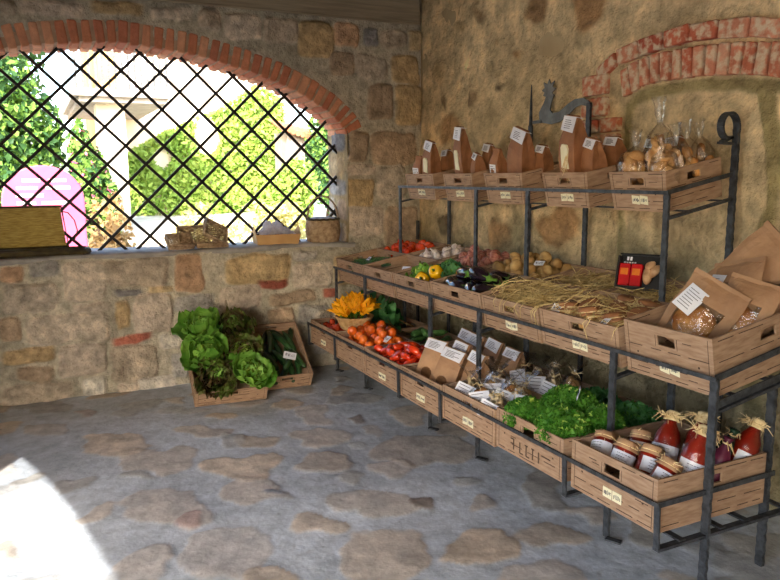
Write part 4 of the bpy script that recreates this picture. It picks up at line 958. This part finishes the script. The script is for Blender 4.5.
# ---------------------------------------------------------------- straw
def straw(name,label,key,n,zr,seed,spill=0,xr=None,L=(.06,.24)):
    M,w,d,h=CR[key]; rr=random.Random(seed); m=MB()
    for i in range(n):
        x=rr.uniform(-w/2+.03,w/2-.03); y=rr.uniform(.03,d-.03); z=rr.uniform(*zr)*(1 if rr.random()<.9 else 1.12)
        a=rr.uniform(0,2*PI); l=rr.uniform(*L)*.5; e=rr.uniform(-.5,.5); b=rr.uniform(-.3,.3)*l
        p=[Vector((x-l*math.cos(a),y-l*math.sin(a),z-l*e)),Vector((x+b*math.sin(a),y-b*math.cos(a),z+abs(b)*.6)),Vector((x+l*math.cos(a),y+l*math.sin(a),z+l*e))]
        for q in p:
            q.x=max(-w/2+.012,min(w/2-.012,q.x)); q.y=max(.012,min(d-.012,q.y)); q.z=max(.1,q.z)
        k_=rr.choice((.8,.8,1,1.5)); m.tube(p,[.0018*k_,.0022*k_,.0014*k_],3)
    for i in range(spill):
        x=rr.uniform(-w*.05,w*.48)*rr.choice((1,1,-.6)); z=h+.004
        m.tube([(x+.05,.07,z+.01),(x+.02,.005,z+.012),(x+rr.uniform(-.02,.02),-.012,z-.02),(x+rr.uniform(-.03,.03),-.014,z-rr.uniform(.05,.11))],[.0022,.0024,.0022,.001],3)
    o=m.build(name,M_STRAW,M=M); tag(o,label,'straw',kind='stuff'); return o
straw('straw','golden straw filling the crate right of the aubergines','M5',480,(.09,.215),1,9)
straw('straw','golden straw around the brown-capped jars','M6',300,(.09,.205),2,3)
straw('straw','golden straw in the back-row crate beside the potatoes','N5',380,(.10,.155),3)
straw('straw','golden straw under the black carton','N6',300,(.085,.16),4)
def jar(label,M,r=.04,h=.09,cap=M_KRAFTD,lab=True,seed=0,squat=True,fill=M_SAUCE):
    """preserve jar: glass, contents, paper cap tied with raffia, label"""
    rr=random.Random(seed); t=thing('preserve_jar' if squat else 'sauce_bottle',label,'jar' if squat else 'bottle',M)
    if squat: pr=[(.004,0),(r*.92,.002),(r,.010),(r,h*.72),(r*.82,h*.84),(r*.82,h*.98)]; rc=r*.86; zc=h*.97
    else: pr=[(.004,0),(r*.94,.002),(r,.010),(r,h*.52),(r*.9,h*.62),(r*.45,h*.80),(r*.40,h*.98)]; rc=r*.46; zc=h*.97
    m=MB(); m.lathe([(a*.93,z+.003) for a,z in pr[:-1]]+[(pr[-1][0]*.9,pr[-1][1]-.006)],18); m.build('contents',fill,t,smooth=True)
    m=MB(); m.lathe(pr,18,0,cap=False); m.build('glass',M_GLASS,t,smooth=True)
    m=MB(); R0=rc*1.12
    m.lathe([(.002,zc+.012),(rc*.7,zc+.012),(rc*1.02,zc+.006),(rc*1.05,zc-.010),(rc*1.0,zc-.016),(rc*1.35,zc-.030),(rc*1.30,zc-.031)],20,0,cap=False,lobes=7,lob=.06); m.build('paper_cap',cap,t,smooth=True)
    raffia_bow(t,zc-.014,rc*1.0,8 if squat else 28,seed,r*1.5 if squat else .085)
    if lab:
        m=MB(); a0=rr.uniform(22,52); n=10
        z0,z1=(h*.14,h*.62) if squat else (h*.10,h*.42)
        for i in range(n):
            a,b=R(-90-75+a0+150*i/n),R(-90-75+a0+150*(i+1)/n); q=r*1.012
            m.hexa([(q*math.cos(a),q*math.sin(a),z0),(q*math.cos(b),q*math.sin(b),z0),(q*.99*math.cos(b),q*.99*math.sin(b),z0),(q*.99*math.cos(a),q*.99*math.sin(a),z0),(q*math.cos(a),q*math.sin(a),z1),(q*math.cos(b),q*math.sin(b),z1),(q*.99*math.cos(b),q*.99*math.sin(b),z1),(q*.99*math.cos(a),q*.99*math.sin(a),z1)])
        for k in range(4):
            zz=z0+(z1-z0)*(.2+.2*k); a,b=R(-90-38+a0),R(-90+rr.uniform(0,34)+a0)
            for i in range(4):
                u0,u1=a+(b-a)*i/4,a+(b-a)*(i+.8)/4; q=r*1.016
                m.add([(q*math.cos(u0),q*math.sin(u0),zz),(q*math.cos(u1),q*math.sin(u1),zz),(q*math.cos(u1),q*math.sin(u1),zz+.0022),(q*math.cos(u0),q*math.sin(u0),zz+.0022)],[(0,1,2,3)],1)
        m.build('label',[M_WHITE,M_INK],t)
    return t
MJ=[('brown-capped jar at the front left of the straw crate with a small tag',-.17,.09),('brown-capped jar at the front middle of the straw crate',-.02,.10),('brown-capped jar at the front right of the straw crate by the bread crate',.15,.09),
    ('brown-capped jar in the middle left of the straw crate',-.10,.20),('brown-capped jar in the middle right of the straw crate',.07,.20),('brown-capped jar at the right rim of the straw crate',.20,.21),
    ('brown-capped jar at the back left of the straw crate',-.02,.31),('brown-capped jar at the back right of the straw crate below the black carton',.13,.31)]
for i,(l,x,y) in enumerate(MJ): jar(l,inC('M6',x,y,.098,-16,(i%3-1)*12,i*50),.062,.10,M_KRAFTD,False,80+i,True,M_BISC)
card('small white tag on the straw near the front rim',inC('M6',-.20,.05,.19,-50,10,15),.05,.045,7)
card('small white tag at the front right of the jar straw',inC('M6',.16,.03,.185,-60,-10,-10),.055,.05,8)
# bottles and jars in the end lower crate
JL=[('squat sauce jar at the left front corner of the sauce crate',-.17,.09,-35,-25,0),('squat sauce jar with a wide label behind the hand hole',-.06,.09,-30,8,20),
    ('squat sauce jar with a tilted label at the front right corner of the sauce crate',.15,.09,-32,20,25),('squat sauce jar lying deeper in the sauce crate beside the tall bottle',-.10,.24,-25,-10,10),
    ('squat sauce jar between the two front labelled jars',.04,.14,-28,14,40)]
for i,(l,x,y,a,b,c) in enumerate(JL): jar(l,inC('L7',x,y,.125,a,b,c),.050,.125,M_KRAFT,True,90+i,True)
BL=[('tall sauce bottle with a bushy raffia bow left of the front iron post',.0,.27,-24,-4,10),('tall sauce bottle leaning against the front iron post',.15,.24,-20,10,15),
    ('tall sauce bottle rising behind the front pair',.07,.38,-12,0,0),('tall sauce bottle by the rear iron post with a white strip label',.17,.50,-22,18,30)]
for i,(l,x,y,a,b,c) in enumerate(BL): jar(l,inC('L7',x,y,.115,a,b,c),.056,.25,M_RAFFIA,True,100+i,False)
def wrapped(label,M,m_,seed):
    t=thing('wrapped_bottle',label,'bottle',M)
    m=MB(); m.lathe([(.004,0),(.038,.003),(.04,.02),(.04,.12),(.03,.15),(.016,.18),(.014,.20),(.022,.215),(.004,.217)],14,wob=.05); m.build('wrapping',m_,t,smooth=True)
    raffia_bow(t,.19,.014,8,seed,.05)
wrapped('dark green wrapped bottle between the two iron posts',inC('L7',.10,.46,.10,-15,15,0),M_GREENFOIL,1)
wrapped('purple wrapped bottle left of the dark green one',inC('L7',.17,.37,.09,-15,8,0),M_PURPLE,2)
# ---------------------------------------------------------------- bread in paper, tall crate
def bread_bag(label,M,w,h,seed,lab=False,win=True):
    """flat kraft bag: paper back and surround, a clear front window with a loaf showing"""
    rr=random.Random(seed); t=thing('bread_bag',label,'bag',M)
    D=.055
    def sheet(y,bul):
        def fn(u,v):
            s=(u-.5)*2; q=(1-s*s)*(1-((v-.42)/.62)**2 if v<1 else 0)
            return (s*w/2+.004*math.sin(v*9+seed),y+bul*max(0,q)+.004*math.sin(u*11+v*7+seed),v*h)
        return fn
    m=MB(); m.grid(sheet(.0,D),12,12,0)
    g=sheet(.0,-D)
    # front with an opening
    for j in range(12):
        for i in range(12):
            if win and 2<=i<=9 and 1<=j<=7: continue
            q=[g(i/12,j/12),g((i+1)/12,j/12),g((i+1)/12,(j+1)/12),g(i/12,(j+1)/12)]; m.add(q,[(0,1,2,3)])
    m.box((-w/2,-.006,h*.97),(w/2,.006,h*1.03))
    pb=m.build('paper',M_KRAFT,t)
    sd=pb.modifiers.new('s','SOLIDIFY'); sd.thickness=.0015
    if win:
        m=MB()
        for j in range(1,8):
            for i in range(2,10):
                q=[g(i/12,j/12),g((i+1)/12,j/12),g((i+1)/12,(j+1)/12),g(i/12,(j+1)/12)]; m.add([(a,b+.002,c) for a,b,c in q],[(0,1,2,3)])
        m.build('clear_window',M_FILM,t,smooth=True)
    m=MB(); m.blob((w*.36,D*.72,h*.27),0,T(0,0,h*.36),18,12,.05); m.build('loaf',M_BREAD,t,smooth=True)
    if lab:
        m=MB(); Mx=T(-w*.22,-D*.93,h*.62,-14,8,0); m.box((-.045,-.002,-.06),(.045,-.0006,.06),0,Mx); lines(m,Mx@Matrix.Translation((0,-.001,0)),.09,.11,1,7,seed); m.build('label',[M_WHITE,M_INK],t)
bread_bag('bread bag with a large white label at the front left of the tall crate',inC('M7',-.08,.15,.10,-30,28,12),.26,.31,1,True)
bread_bag('bread bag with a browned loaf showing, across the front of the tall crate',inC('M7',.05,.27,.09,-36,10,2),.24,.30,2)
bread_bag('peaked bread bag with a small white label in the middle of the tall crate',inC('M7',-.02,.36,.11,-30,-14,-8),.30,.32,3,True)
bread_bag('bread bag with a dark loaf at the right rim of the tall crate',inC('M7',.03,.46,.17,-42,12,-6),.24,.28,4)
bread_bag('tall peaked bread bag rising behind the others',inC('M7',-.11,.47,.16,-30,40,-8),.38,.38,5,False,False)
bread_bag('crumpled bread bag at the back right of the tall crate against the wall',inC('M7',.06,.57,.15,-16,16,-10),.28,.36,6,False,False)
# black carton with red packs
bc=thing('carton','open black carton with red packs standing behind the straw','carton',Matrix.Translation((2.84,2.83,1.045))@Matrix.Rotation(R(-62),4,'Z')@Matrix.Rotation(R(-18),4,'X'))
m=MB(); W_=.235; H_=.19
m.box((-W_/2,0,0),(W_/2,.012,H_)); m.box((-W_/2,-.05,0),(W_/2,0,.010)); m.box((-W_/2,-.05,.01),(-W_/2+.008,0,H_*.9)); m.box((W_/2-.008,-.05,.01),(W_/2,0,H_*.9)); m.box((-W_/2,-.02,H_-.008),(W_/2,.012,H_)); m.build('tray',M_BLACKBOX,bc)
for i,x in enumerate((-.078,-.016)):
    m=MB(); m.box((x-.029,-.042,.012),(x+.029,-.004,.132)); o=m.build('red_pack',M_REDPACK,bc,bevel=.006)
    p=MB(); p.box((x-.020,-.0432,.07),(x+.020,-.0424,.105)); p.build('orange_print',M_GOLD,o)
m=MB(); m.blob((.025,.018,.05),0,T(.04,-.025,.075),10,6,.06); m.blob((.022,.018,.04),0,T(.075,-.025,.10,0,30,0),10,6,.06); m.blob((.02,.016,.03),0,T(.05,-.03,.13,0,60,0),10,6,.06); m.build('biscuit',M_BEIGE,bc,smooth=True)
m=MB()
for x in (-.085,-.068): m.box((x,-.0012,.155),(x+.011,0,.175))
for x in range(5): m.box((-.10+.014*x,-.0012,.140),(-.090+.014*x,0,.147))
m.build('white_print',M_WHITE,bc)
# ---------------------------------------------------------------- things on the sill
SZ=1.083
wb_=thing('wicker_basket','round brown wicker basket with a hoop handle at the right end of the sill','basket',T(2.275,6.0,SZ))
m=MB(); pr=[(.135+.018*math.sin(PI*i/15*.9),.19*i/15) for i in range(16)]; weave(m,pr,36,.0035); weave(m,[(r-.012,z) for r,z in pr],36,.003); m.lathe([(.001,.002),(.136,.002),(.136,.010),(.001,.010)],24); m.build('body',M_WICKER,wb_,smooth=True)
m=MB(); m.tube([(.142*math.cos(2*PI*k/30),.142*math.sin(2*PI*k/30),.194+.004*(k%2)) for k in range(30)],.010,6,closed=True); m.build('rim',M_DARKCANE,wb_,smooth=True)
m=MB()
for o_ in (-.008,.008): m.tube([(.142*math.cos(PI*k/16),o_*math.cos(k*2),.19+.205*math.sin(PI*k/16)) for k in range(17)],.007,6)
m.build('handle',M_WICKER,wb_,smooth=True)
m=MB(); m.lathe([(.001,.205),(.05,.215),(.10,.208),(.13,.19),(.132,.17)],18,cap=False,wob=.05); tag(m.build('cloth',M_CLOTH,M=T(2.275,6.0,SZ),smooth=True),'pale grey cloth covering the contents of the hooped basket','cloth')
tr=thing('cardboard_tray','low brown cardboard tray of garlic on the sill left of the hooped basket','tray',T(1.85,6.02,SZ,0,0,-6))
for nm,fn in (('bottom',lambda m:m.box((-.17,-.12,0),(.17,.12,.006))),('front_panel',lambda m:m.hexa([(-.17,-.12,0),(.17,-.12,0),(.17,-.114,0),(-.17,-.114,0),(-.185,-.135,.085),(.185,-.135,.085),(.185,-.129,.085),(-.185,-.129,.085)])),
    ('back_panel',lambda m:m.hexa([(-.17,.114,0),(.17,.114,0),(.17,.12,0),(-.17,.12,0),(-.185,.129,.085),(.185,.129,.085),(.185,.135,.085),(-.185,.135,.085)])),
    ('end_panel',lambda m:m.add([(-.17,-.12,0),(-.17,.12,0),(-.19,.135,.085),(-.185,0,.15),(-.19,-.135,.085),(-.164,-.12,0),(-.164,.12,0),(-.184,.135,.085),(-.179,0,.15),(-.184,-.135,.085)],[(0,1,2,3,4),(9,8,7,6,5),(0,4,9,5),(4,3,8,9),(3,2,7,8),(2,1,6,7)])),
    ('end_panel',lambda m:m.add([(.17,-.12,0),(.17,.12,0),(.19,.135,.085),(.205,.0,.15),(.19,-.135,.085),(.164,-.12,0),(.164,.12,0),(.184,.135,.085),(.199,.0,.15),(.184,-.135,.085)],[(0,1,2,3,4),(9,8,7,6,5),(0,4,9,5),(4,3,8,9),(3,2,7,8),(2,1,6,7)]))):
    m=MB(); fn(m); m.build(nm,M_CARTON,tr)
nb=[(-.10,-.05),(-.02,-.06),(.07,-.05),(-.07,.04),(.02,.03),(.10,.04),(-.11,.0),(.12,0),(-.03,-.01),(.05,-.01)]
for i,(x,y) in enumerate(nb):
    o=ga.copy(); COL.objects.link(o); o['label']='white garlic bulb in the cardboard tray on the sill'; o['group']='garlic bulbs in the sill tray'
    o.matrix_basis=T(1.85,6.02,SZ)@T(x,y,.030+(.045 if i>5 else 0)+(.03 if i>7 else 0),i*40,i*25,i*60,1.25)
m=MB(); m.grid(lambda u,v:((u-.5)*.30,(v-.5)*.20,.085+.075*math.sin(PI*u)*math.sin(PI*v)*(1+.3*math.sin(u*19+v*7))+.018*math.sin(u*31)*math.sin(v*23)+.05*math.exp(-((u-.25)**2+(v-.5)**2)*30)),24,14)
o=tag(m.build('white_netting',M_NETT,M=T(1.85,6.02,SZ),smooth=True),'crumpled white netting over the garlic in the cardboard tray','netting')
def wicker_tray(label,M,w,d,h,name='wicker_tray'):
    t=thing(name,label,'tray',M); m=MB()
    ns=9
    for i in range(ns+1): x=-w/2+w*i/ns; m.tube([(x,-d/2,.004),(x,d/2,.004)],.0035,5)
    n2=14
    for i in range(n2+1): 
        y=-d/2+d*i/n2; m.tube([(-w/2+w*k/12,y,.004+.004*(1 if (k+i)%2 else -1)) for k in range(13)],.005,5)
    m.build('base_weave',M_WICKER,t,smooth=True)
    for k in range(4):
        s=MB(); W=(w if k%2==0 else d)
        for z in np.arange(.008,h,.011): s.tube([(-W/2+W*i/12,.003*(1 if i%2 else -1),z) for i in range(13)],.0048,5)
        for i in range(8): s.tube([(-W/2+W*i/7,0,0),(-W/2+W*i/7,0,h)],.003,5)
        s.tube([(-W/2,0,h),(W/2,0,h)],.007,6)
        off=[(0,-d/2,0),(w/2,0,90),(0,d/2,180),(-w/2,0,270)][k]; Mx=T(off[0],off[1],0,0,0,off[2]); s.v=[tuple(Mx@Vector(p)) for p in s.v]
        s.build('side_weave',M_WICKER,t,smooth=True)
    return t
wicker_tray('small wicker tray lying tipped on its side at the left of its group',T(1.03,5.94,SZ+.040,38,0,8),.20,.13,.05)
wicker_tray('small wicker tray leaning upright on the grille behind the tipped tray',T(1.15,6.0,SZ+.085,66,0,0),.24,.15,.05)
wicker_tray('small wicker tray propped open at the right of its group',T(1.31,5.95,SZ+.112,48,28,10),.20,.17,.04)
wicker_tray('small wicker tray lying flat beneath the propped tray',T(1.29,5.96,SZ+.004,0,0,-4),.24,.15,.03)
# open cane basket at the left end of the sill
ct=thing('cane_basket','flat yellow cane basket lying open on the sill, its lid against the grille','basket',T(-.02,5.97,SZ))
m=MB()
for i in range(10): m.bar((-.36,-.10+i*.022,.02),(.36,-.10+i*.022,.02),(0,1,0),.019,.006)
m.build('slat_base',M_SLAT,ct)
m=MB()
pts=[(-.37,-.115),(.34,-.115),(.375,-.08),(.375,.09),(.34,.115),(-.37,.115)]
m.tube([(x,y,.024) for x,y in pts],.022,6,closed=True)
m.build('rim',M_DARKCANE,ct,smooth=True)
m=MB()
for i in range(15): m.bar((-.30,.008+i*.0205,0),(.30-.0016*i,.008+i*.0205,0),(0,1,0),.0196,.005)
cl=m.build('lid',M_SLAT,ct,M=T(-.07,.03,.055,74,0,0)); cl['label']='slatted cane lid standing upright'
m=MB(); m.tube([(-.31,0,0),(.315,0,0),(.285,.31,0),(-.31,.31,0)],.010,6,closed=True); m.build('lid_frame',M_DARKCANE,cl,smooth=True)
m=MB(); m.tube([(.305,.03,0),(.36,.05,.0),(.385,.12,.0),(.37,.20,0),(.33,.26,0),(.29,.27,0)],.0045,5); m.build('carrying_loop',M_DARKCANE,cl,smooth=True)
SKY_S=0.38; SUN_S=4.5; EXPO=1.5; CAMROWS=[[0.898344, 0.074366, -0.432952], [-0.439239, 0.136652, -0.887916], [-0.006867, 0.987824, 0.155425]]
# ------------------------------------------------------------------ window grille
gr=thing('window_grille','black iron lattice of crossing bars filling the arched window','grille',T(.65,6.1,1.08))
YG=6.1; P_=.288; HZ=.2835
def clip_bar(sign,c):
    """x - x0 = sign*(z - z0) lines; sample inside the opening"""
    ok=[]
    for i in range(700):
        z=1.07+i*.0025; x=c+sign*(z-1.183)*(P_/HZ)
        zt=np.interp(x,[p[0] for p in ARCH_IN],[p[1] for p in ARCH_IN],left=0,right=0)
        if abs(x-.65)<JX-.65+.02 and (z<2.06 or z<zt+.04): ok.append((x,z))
    return (ok[0],ok[-1]) if len(ok)>12 else None
for sign in (1,-1):
    for k in range(-12,13):
        c=.545+.288*k
        e=clip_bar(sign,c)
        if e:
            m=MB(); yy=YG+(.007 if sign>0 else -.007)
            m.bar((e[0][0]-.65,yy-6.1,e[0][1]-1.08),(e[1][0]-.65,yy-6.1,e[1][1]-1.08),(0,1,0),.022,.022)
            m.build('bar',M_BLACKIRON,gr)
# ------------------------------------------------------------------ the garden beyond
M_GRAVEL=mat('pale_gravel',(218,210,194),(198,190,172),3,.95,.01,40)
M_HOUSE=mat('cream_render',(240,228,204),(228,214,186),2,.9,.004)
M_OCHRE=mat('ochre_render',(226,180,110),(214,164,92),2,.9,.004)
M_TREE=mat('tree_leaf',(146,180,84),(100,144,58),2.5,.6,trans=.35)
M_TREED=mat('dark_tree_leaf',(74,112,58),(48,84,48),2.5,.6,trans=.3)
M_IVY=mat('ivy_leaf',(176,196,96),(138,172,72),2,.6,trans=.3)
M_DRY=mat('dry_leaf',(206,178,124),(176,140,90),4,.8,trans=.3)
M_PALEG=mat('pale_grass',(222,212,150),(200,190,120),4,.8,trans=.3)
M_BARK=mat('bark',(104,82,60),(78,60,44),10,.9,.01)
M_PINK=mat('pink_paint',(194,86,114),(186,78,106),3,.5)
M_PINKL=mat('pale_pink_print',(250,222,230),(246,212,222),6,.6)
M_TILE=mat('roof_tile',(196,126,92),(168,100,70),6,.85,.004)
M_SHUT=mat('grey_shutter',(150,140,128),(124,114,104),6,.8,stretch=(1,1,14))
M_FLOWP=mat('pink_blossom',(226,120,150),(206,90,128),6,.6)
def gz(x,y): return max(0,min(.78,(y-7)*.066))+.03*math.sin(x*1.3+y*.7)
gm=MB(); gm.grid(lambda u,v:(-14+u*30,6.32+v*24,gz(-14+u*30,6.32+v*24)-.02),60,60)
struct(gm.build('ground',M_GRAVEL,smooth=True))
gm=MB(); gm.box((-30,-20,-.35),(-2.06,6.32,-.03)); struct(gm.build('ground',M_GRAVEL))
def leaves(mb,n,sampler,size,mats=1,up=.3):
    r=random.Random(n)
    for i in range(n):
        p,nr=sampler(r)
        d=Vector((r.gauss(0,1),r.gauss(0,1),r.gauss(0,1)+up)); d=(d.normalized()+Vector(nr)*.9).normalized()
        a=d.orthogonal().normalized(); a=Matrix.Rotation(r.uniform(0,2*PI),3,d)@a; b=d.cross(a)
        s=size*r.uniform(.6,1.3); p=Vector(p)
        mb.add([p-a*s,p-b*s*.55+d*s*.1,p+a*s,p+b*s*.55+d*s*.1],[(0,1,2,3)],r.randrange(mats) if mats>1 else 0)
def crown(cx,cy,cz,rx,ry,rz,lumps=9,seed=1):
    rr=random.Random(seed); L=[]
    for i in range(lumps):
        a=rr.uniform(0,2*PI); e=rr.uniform(-.6,1); k=rr.uniform(.35,.75)
        L.append((cx+rx*k*math.cos(a),cy+ry*k*math.sin(a),cz+rz*.6*e,rr.uniform(.45,.62)))
    def s(r):
        l=L[r.randrange(lumps)]
        d=Vector((r.gauss(0,1),r.gauss(0,1),r.gauss(0,1))).normalized(); q=r.uniform(.75,1)
        return (l[0]+d.x*rx*l[3]*q,l[1]+d.y*ry*l[3]*q,l[2]+d.z*rz*l[3]*q),d
    return s
def tree(name,label,cat,x,y,h0,rx,ry,rz,n,size,mats,seed,group=None,extra=None):
    z=gz(x,y); t=thing(name,label,cat,T(x,y,z),group)
    tr=MB(); tr.tube([(0,0,-.05),(.03,0,h0*.5),(0,.04,h0),(.05,0,h0+rz*.5)],[.12,.10,.08,.04],8)
    for a in (.4,2.3,4.2): tr.tube([(0,.02,h0*.8),(math.cos(a)*rx*.5,math.sin(a)*ry*.5,h0+rz*.3)],[.05,.02],6)
    tr.build('trunk',M_BARK,t,smooth=True)
    m=MB(); leaves(m,n,crown(0,0,h0+rz*.45,rx,ry,rz,10,seed),size,len(mats) if isinstance(mats,list) else 1)
    m.build('foliage',mats,t)
    return t
tree('tree','bright green bushy tree filling the left of the window view','tree',-.35,15.4,1.1,1.25,.8,1.6,8500,.085,[M_TREE,M_TREED],3)
tree('tree','tall bluish green tree at the top left of the window view','tree',-1.0,20.0,3.0,1.5,1.3,2.0,4200,.11,[M_TREED],5)
tree('shrub','mid green shrub with pink blossom beside the white pillar','shrub',1.02,14.7,.4,.42,.4,1.2,3400,.07,[M_TREE,M_TREED,M_TREE,M_TREED,M_TREE,M_TREE,M_TREE,M_TREED,M_TREE,M_TREE,M_TREE,M_FLOWP],7)
tree('shrub','low dark green shrub behind the pink container','shrub',-.35,13.3,.2,.7,.3,.75,2600,.07,[M_TREED,M_TREE],8)
def low_bush(name,label,x,y,rx,ry,rz,n,size,m_,seed):
    z=gz(x,y); t=thing(name,label,'shrub',T(x,y,z))
    s=MB(); 
    for k in range(9): a=k*.7; s.tube([(0,0,-.03),(rx*.5*math.cos(a),ry*.5*math.sin(a),rz*.7)],[.02,.006],5)
    s.build('stem',M_BARK,t)
    m=MB(); leaves(m,n,crown(0,0,rz*.55,rx,ry,rz*.8,8,seed),size); m.build('foliage',m_,t)
low_bush('dry_shrub','dry straw coloured shrub at the right of the pink container',.84,9.8,.26,.25,1.0,1500,.05,M_DRY,4)
low_bush('pale_grass_clump','pale yellow dry grass clump behind the garlic tray',3.05,10.2,.6,.4,.85,2200,.05,M_PALEG,6)
low_bush('pale_grass_clump','pale yellow dry grass clump left of the garlic tray outside the window',2.25,10.9,.45,.4,.75,1500,.05,M_PALEG,16)
# pink round-topped container
pk=thing('pink_container','pink round-topped container with pale printed lines standing outside','container',T(.16,12.0,gz(.16,12)))
m=MB(); rr_=.56; hz=1.53-rr_; prof=[(-rr_,-.05),(rr_,-.05),(rr_,hz)]+[(rr_*math.cos(R(a)),hz+rr_*.92*math.sin(R(a))) for a in range(12,180,12)]+[(-rr_,hz)]
vs=[(x,0,z) for x,z in prof]+[(x,.8,z) for x,z in prof]; k=len(prof)
m.add(vs,[tuple(range(k)),tuple(range(2*k-1,k-1,-1))]+[(i,k+i,k+(i+1)%k,(i+1)%k) for i in range(k)]); m.build('shell',M_PINK,pk,bevel=.02)
m=MB()
for z,xa,xb in ((1.24,-.27,-.03),(1.24,.08,.32),(1.13,-.35,-.07),(1.13,.04,.37),(1.02,-.37,.0),(.91,-.36,-.11),(.91,-.03,.36)): m.box((xa,-.006,z),(xb,.0,z+.045))
m.build('printed_lines',M_PINKL,pk)
# house with balcony
hs=thing('house','cream house with a railed balcony on a white pillar beyond the garden','house',T(2.3,20,.7))
def hp(name,mat_,fn,lab=None):
    m=MB(); fn(m); m.v=[(x-2.3,y-20,z-.7) for x,y,z in m.v]; o=m.build(name,mat_,hs)
    if lab: o['label']=lab
    return o
hp('wall',M_HOUSE,lambda m:m.box((2.2,20,.3),(6.6,26,8)))
hp('wall',M_OCHRE,lambda m:m.box((1.75,20.4,.3),(2.2,26,8)),'ochre recessed wall beneath the balcony')
hp('pillar',M_HOUSE,lambda m:m.box((1.28,15.9,.4),(1.82,16.4,3.25)))
hp('balcony_slab',mat('balcony_stone',(168,158,146),(146,138,128),6,.9),lambda m:(m.box((.85,15.4,3.2),(2.65,20.4,3.34)),m.box((.95,15.5,3.1),(2.6,20.4,3.2))))
rl=hp('railing',M_GREYMETAL,lambda m:m.box((.9,15.45,4.05),(2.6,15.49,4.1)))
for i in range(15):
    hp('baluster',M_GREYMETAL,lambda m:m.box((.9+i*.12,15.46,3.34),(.945+i*.12,15.485,4.05)))
hp('window',M_SHUT,lambda m:m.box((4.3,19.97,4.6),(5.1,20.01,5.9)))
# ivy-covered outbuilding
iv=thing('outbuilding','low pale outbuilding almost hidden by yellow green ivy','outbuilding',T(4,18.6,.7))
prof=[(2.1,.3),(5.9,.3),(5.9,3.5),(5.3,3.75),(4.4,3.2),(3.15,2.68),(2.1,2.1)]
m=MB(); k=len(prof); vs=[(x-4,0,z-.7) for x,z in prof]+[(x-4,.9,z-.7) for x,z in prof]
m.add(vs,[tuple(range(k)),tuple(range(2*k-1,k-1,-1))]+[(i,k+i,k+(i+1)%k,(i+1)%k) for i in range(k)]); m.build('wall',M_HOUSE,iv)
def ivs(r):
    while 1:
        x=r.uniform(2.0,6.0); zt=np.interp(x,[2.1,3.15,4.4,5.3,5.9],[2.15,2.72,3.25,3.85,3.55]); z=r.uniform(.75,zt+.08)
        if (x-4.0)**2/.10+(z-2.65)**2/.22<1 or (x-2.9)**2/.05+(z-2.1)**2/.06<1: continue
        if z<1.25 and x<3.0 and r.random()<.6: continue
        return (x-4,-.05-abs(r.gauss(0,.10)),z-.7),(0,-1,.4)
m=MB(); leaves(m,9000,ivs,.075); o=m.build('ivy',M_IVY,iv)
sh=thing('shed','small grey shed with a tiled eave right of the ivy','shed',T(5.9,17,.6))
m=MB(); m.box((-.32,0,-.3),(.12,1.0,2.1)); m.build('wall',mat('grey_weathered_boards',(170,156,140),(140,126,112),5,.9,stretch=(8,8,1)),sh)
m=MB(); m.box((-.24,-.03,1.05),(.04,.0,1.95)); m.build('shutter',M_SHUT,sh)
m=MB()
for i in range(8): m.tube([(-.48+i*.12,-.25,2.14-i*.03),(-.48+i*.12,.5,2.36-i*.03)],.065,8)
m.build('roof',M_TILE,sh)
tree('shrub','bushy yellow green shrub in front of the grey shed','shrub',5.0,14.9,.25,.7,.4,.9,3000,.075,[M_IVY],21)
tree('shrub','dark green shrub at the right edge of the window beside the jamb','shrub',6.45,16.5,.7,.45,.45,1.5,3000,.075,[M_TREE,M_TREED],22)
tree('tree','green tree at the right edge of the window view beyond the shed','tree',8.0,20.5,1.0,1.1,.8,1.1,2600,.09,[M_TREE,M_TREED],12)
kb=MB(); kb.box((1.0,13.2,.2),(6.5,13.5,.62)); tag(kb.build('garden_wall',M_HOUSE,bevel=.02),'low pale garden wall along the path outside the window','wall')
# ------------------------------------------------------------------ light
w=bpy.data.worlds.new('World'); scene.world=w; w.use_nodes=True; nt=w.node_tree
bg=nt.nodes['Background']; sky=nt.nodes.new('ShaderNodeTexSky'); sky.sky_type='NISHITA'
SUN=Vector((.80,1.38,-1.0)).normalized()
sky.sun_disc=False; sky.sun_elevation=math.asin(-SUN.z); sky.sun_rotation=math.atan2(-SUN.x,-SUN.y); sky.air_density=1; sky.dust_density=2.0; sky.ozone_density=1
nt.links.new(sky.outputs[0],bg.inputs[0]); bg.inputs[1].default_value=SKY_S
l=bpy.data.lights.new('sun','SUN'); l.energy=SUN_S; l.angle=R(.53); l.color=(1,.95,.87)
o=bpy.data.objects.new('sun',l); COL.objects.link(o); o.rotation_euler=SUN.to_track_quat('-Z','Y').to_euler()
# ------------------------------------------------------------------ camera
cd=bpy.data.cameras.new('camera'); cam=bpy.data.objects.new('camera',cd); COL.objects.link(cam)
rows=CAMROWS
cam.matrix_world=Matrix.Translation((0,0,1.65))@Matrix(rows).to_4x4()
cd.sensor_fit='HORIZONTAL'; cd.sensor_width=36; cd.lens=727.736*36/780; cd.clip_start=.05; cd.clip_end=200
scene.camera=cam
vs_=scene.view_settings; vs_.view_transform='Standard'; vs_.look='None'; vs_.gamma=1; vs_.use_curve_mapping=False; vs_.exposure=EXPO
scene.cycles.max_bounces=10; scene.cycles.diffuse_bounces=6; scene.cycles.transparent_max_bounces=24; scene.cycles.glossy_bounces=3
scene.cycles.use_denoising=True; scene.cycles.sample_clamp_indirect=8; scene.cycles.caustics_reflective=False; scene.cycles.caustics_refractive=False
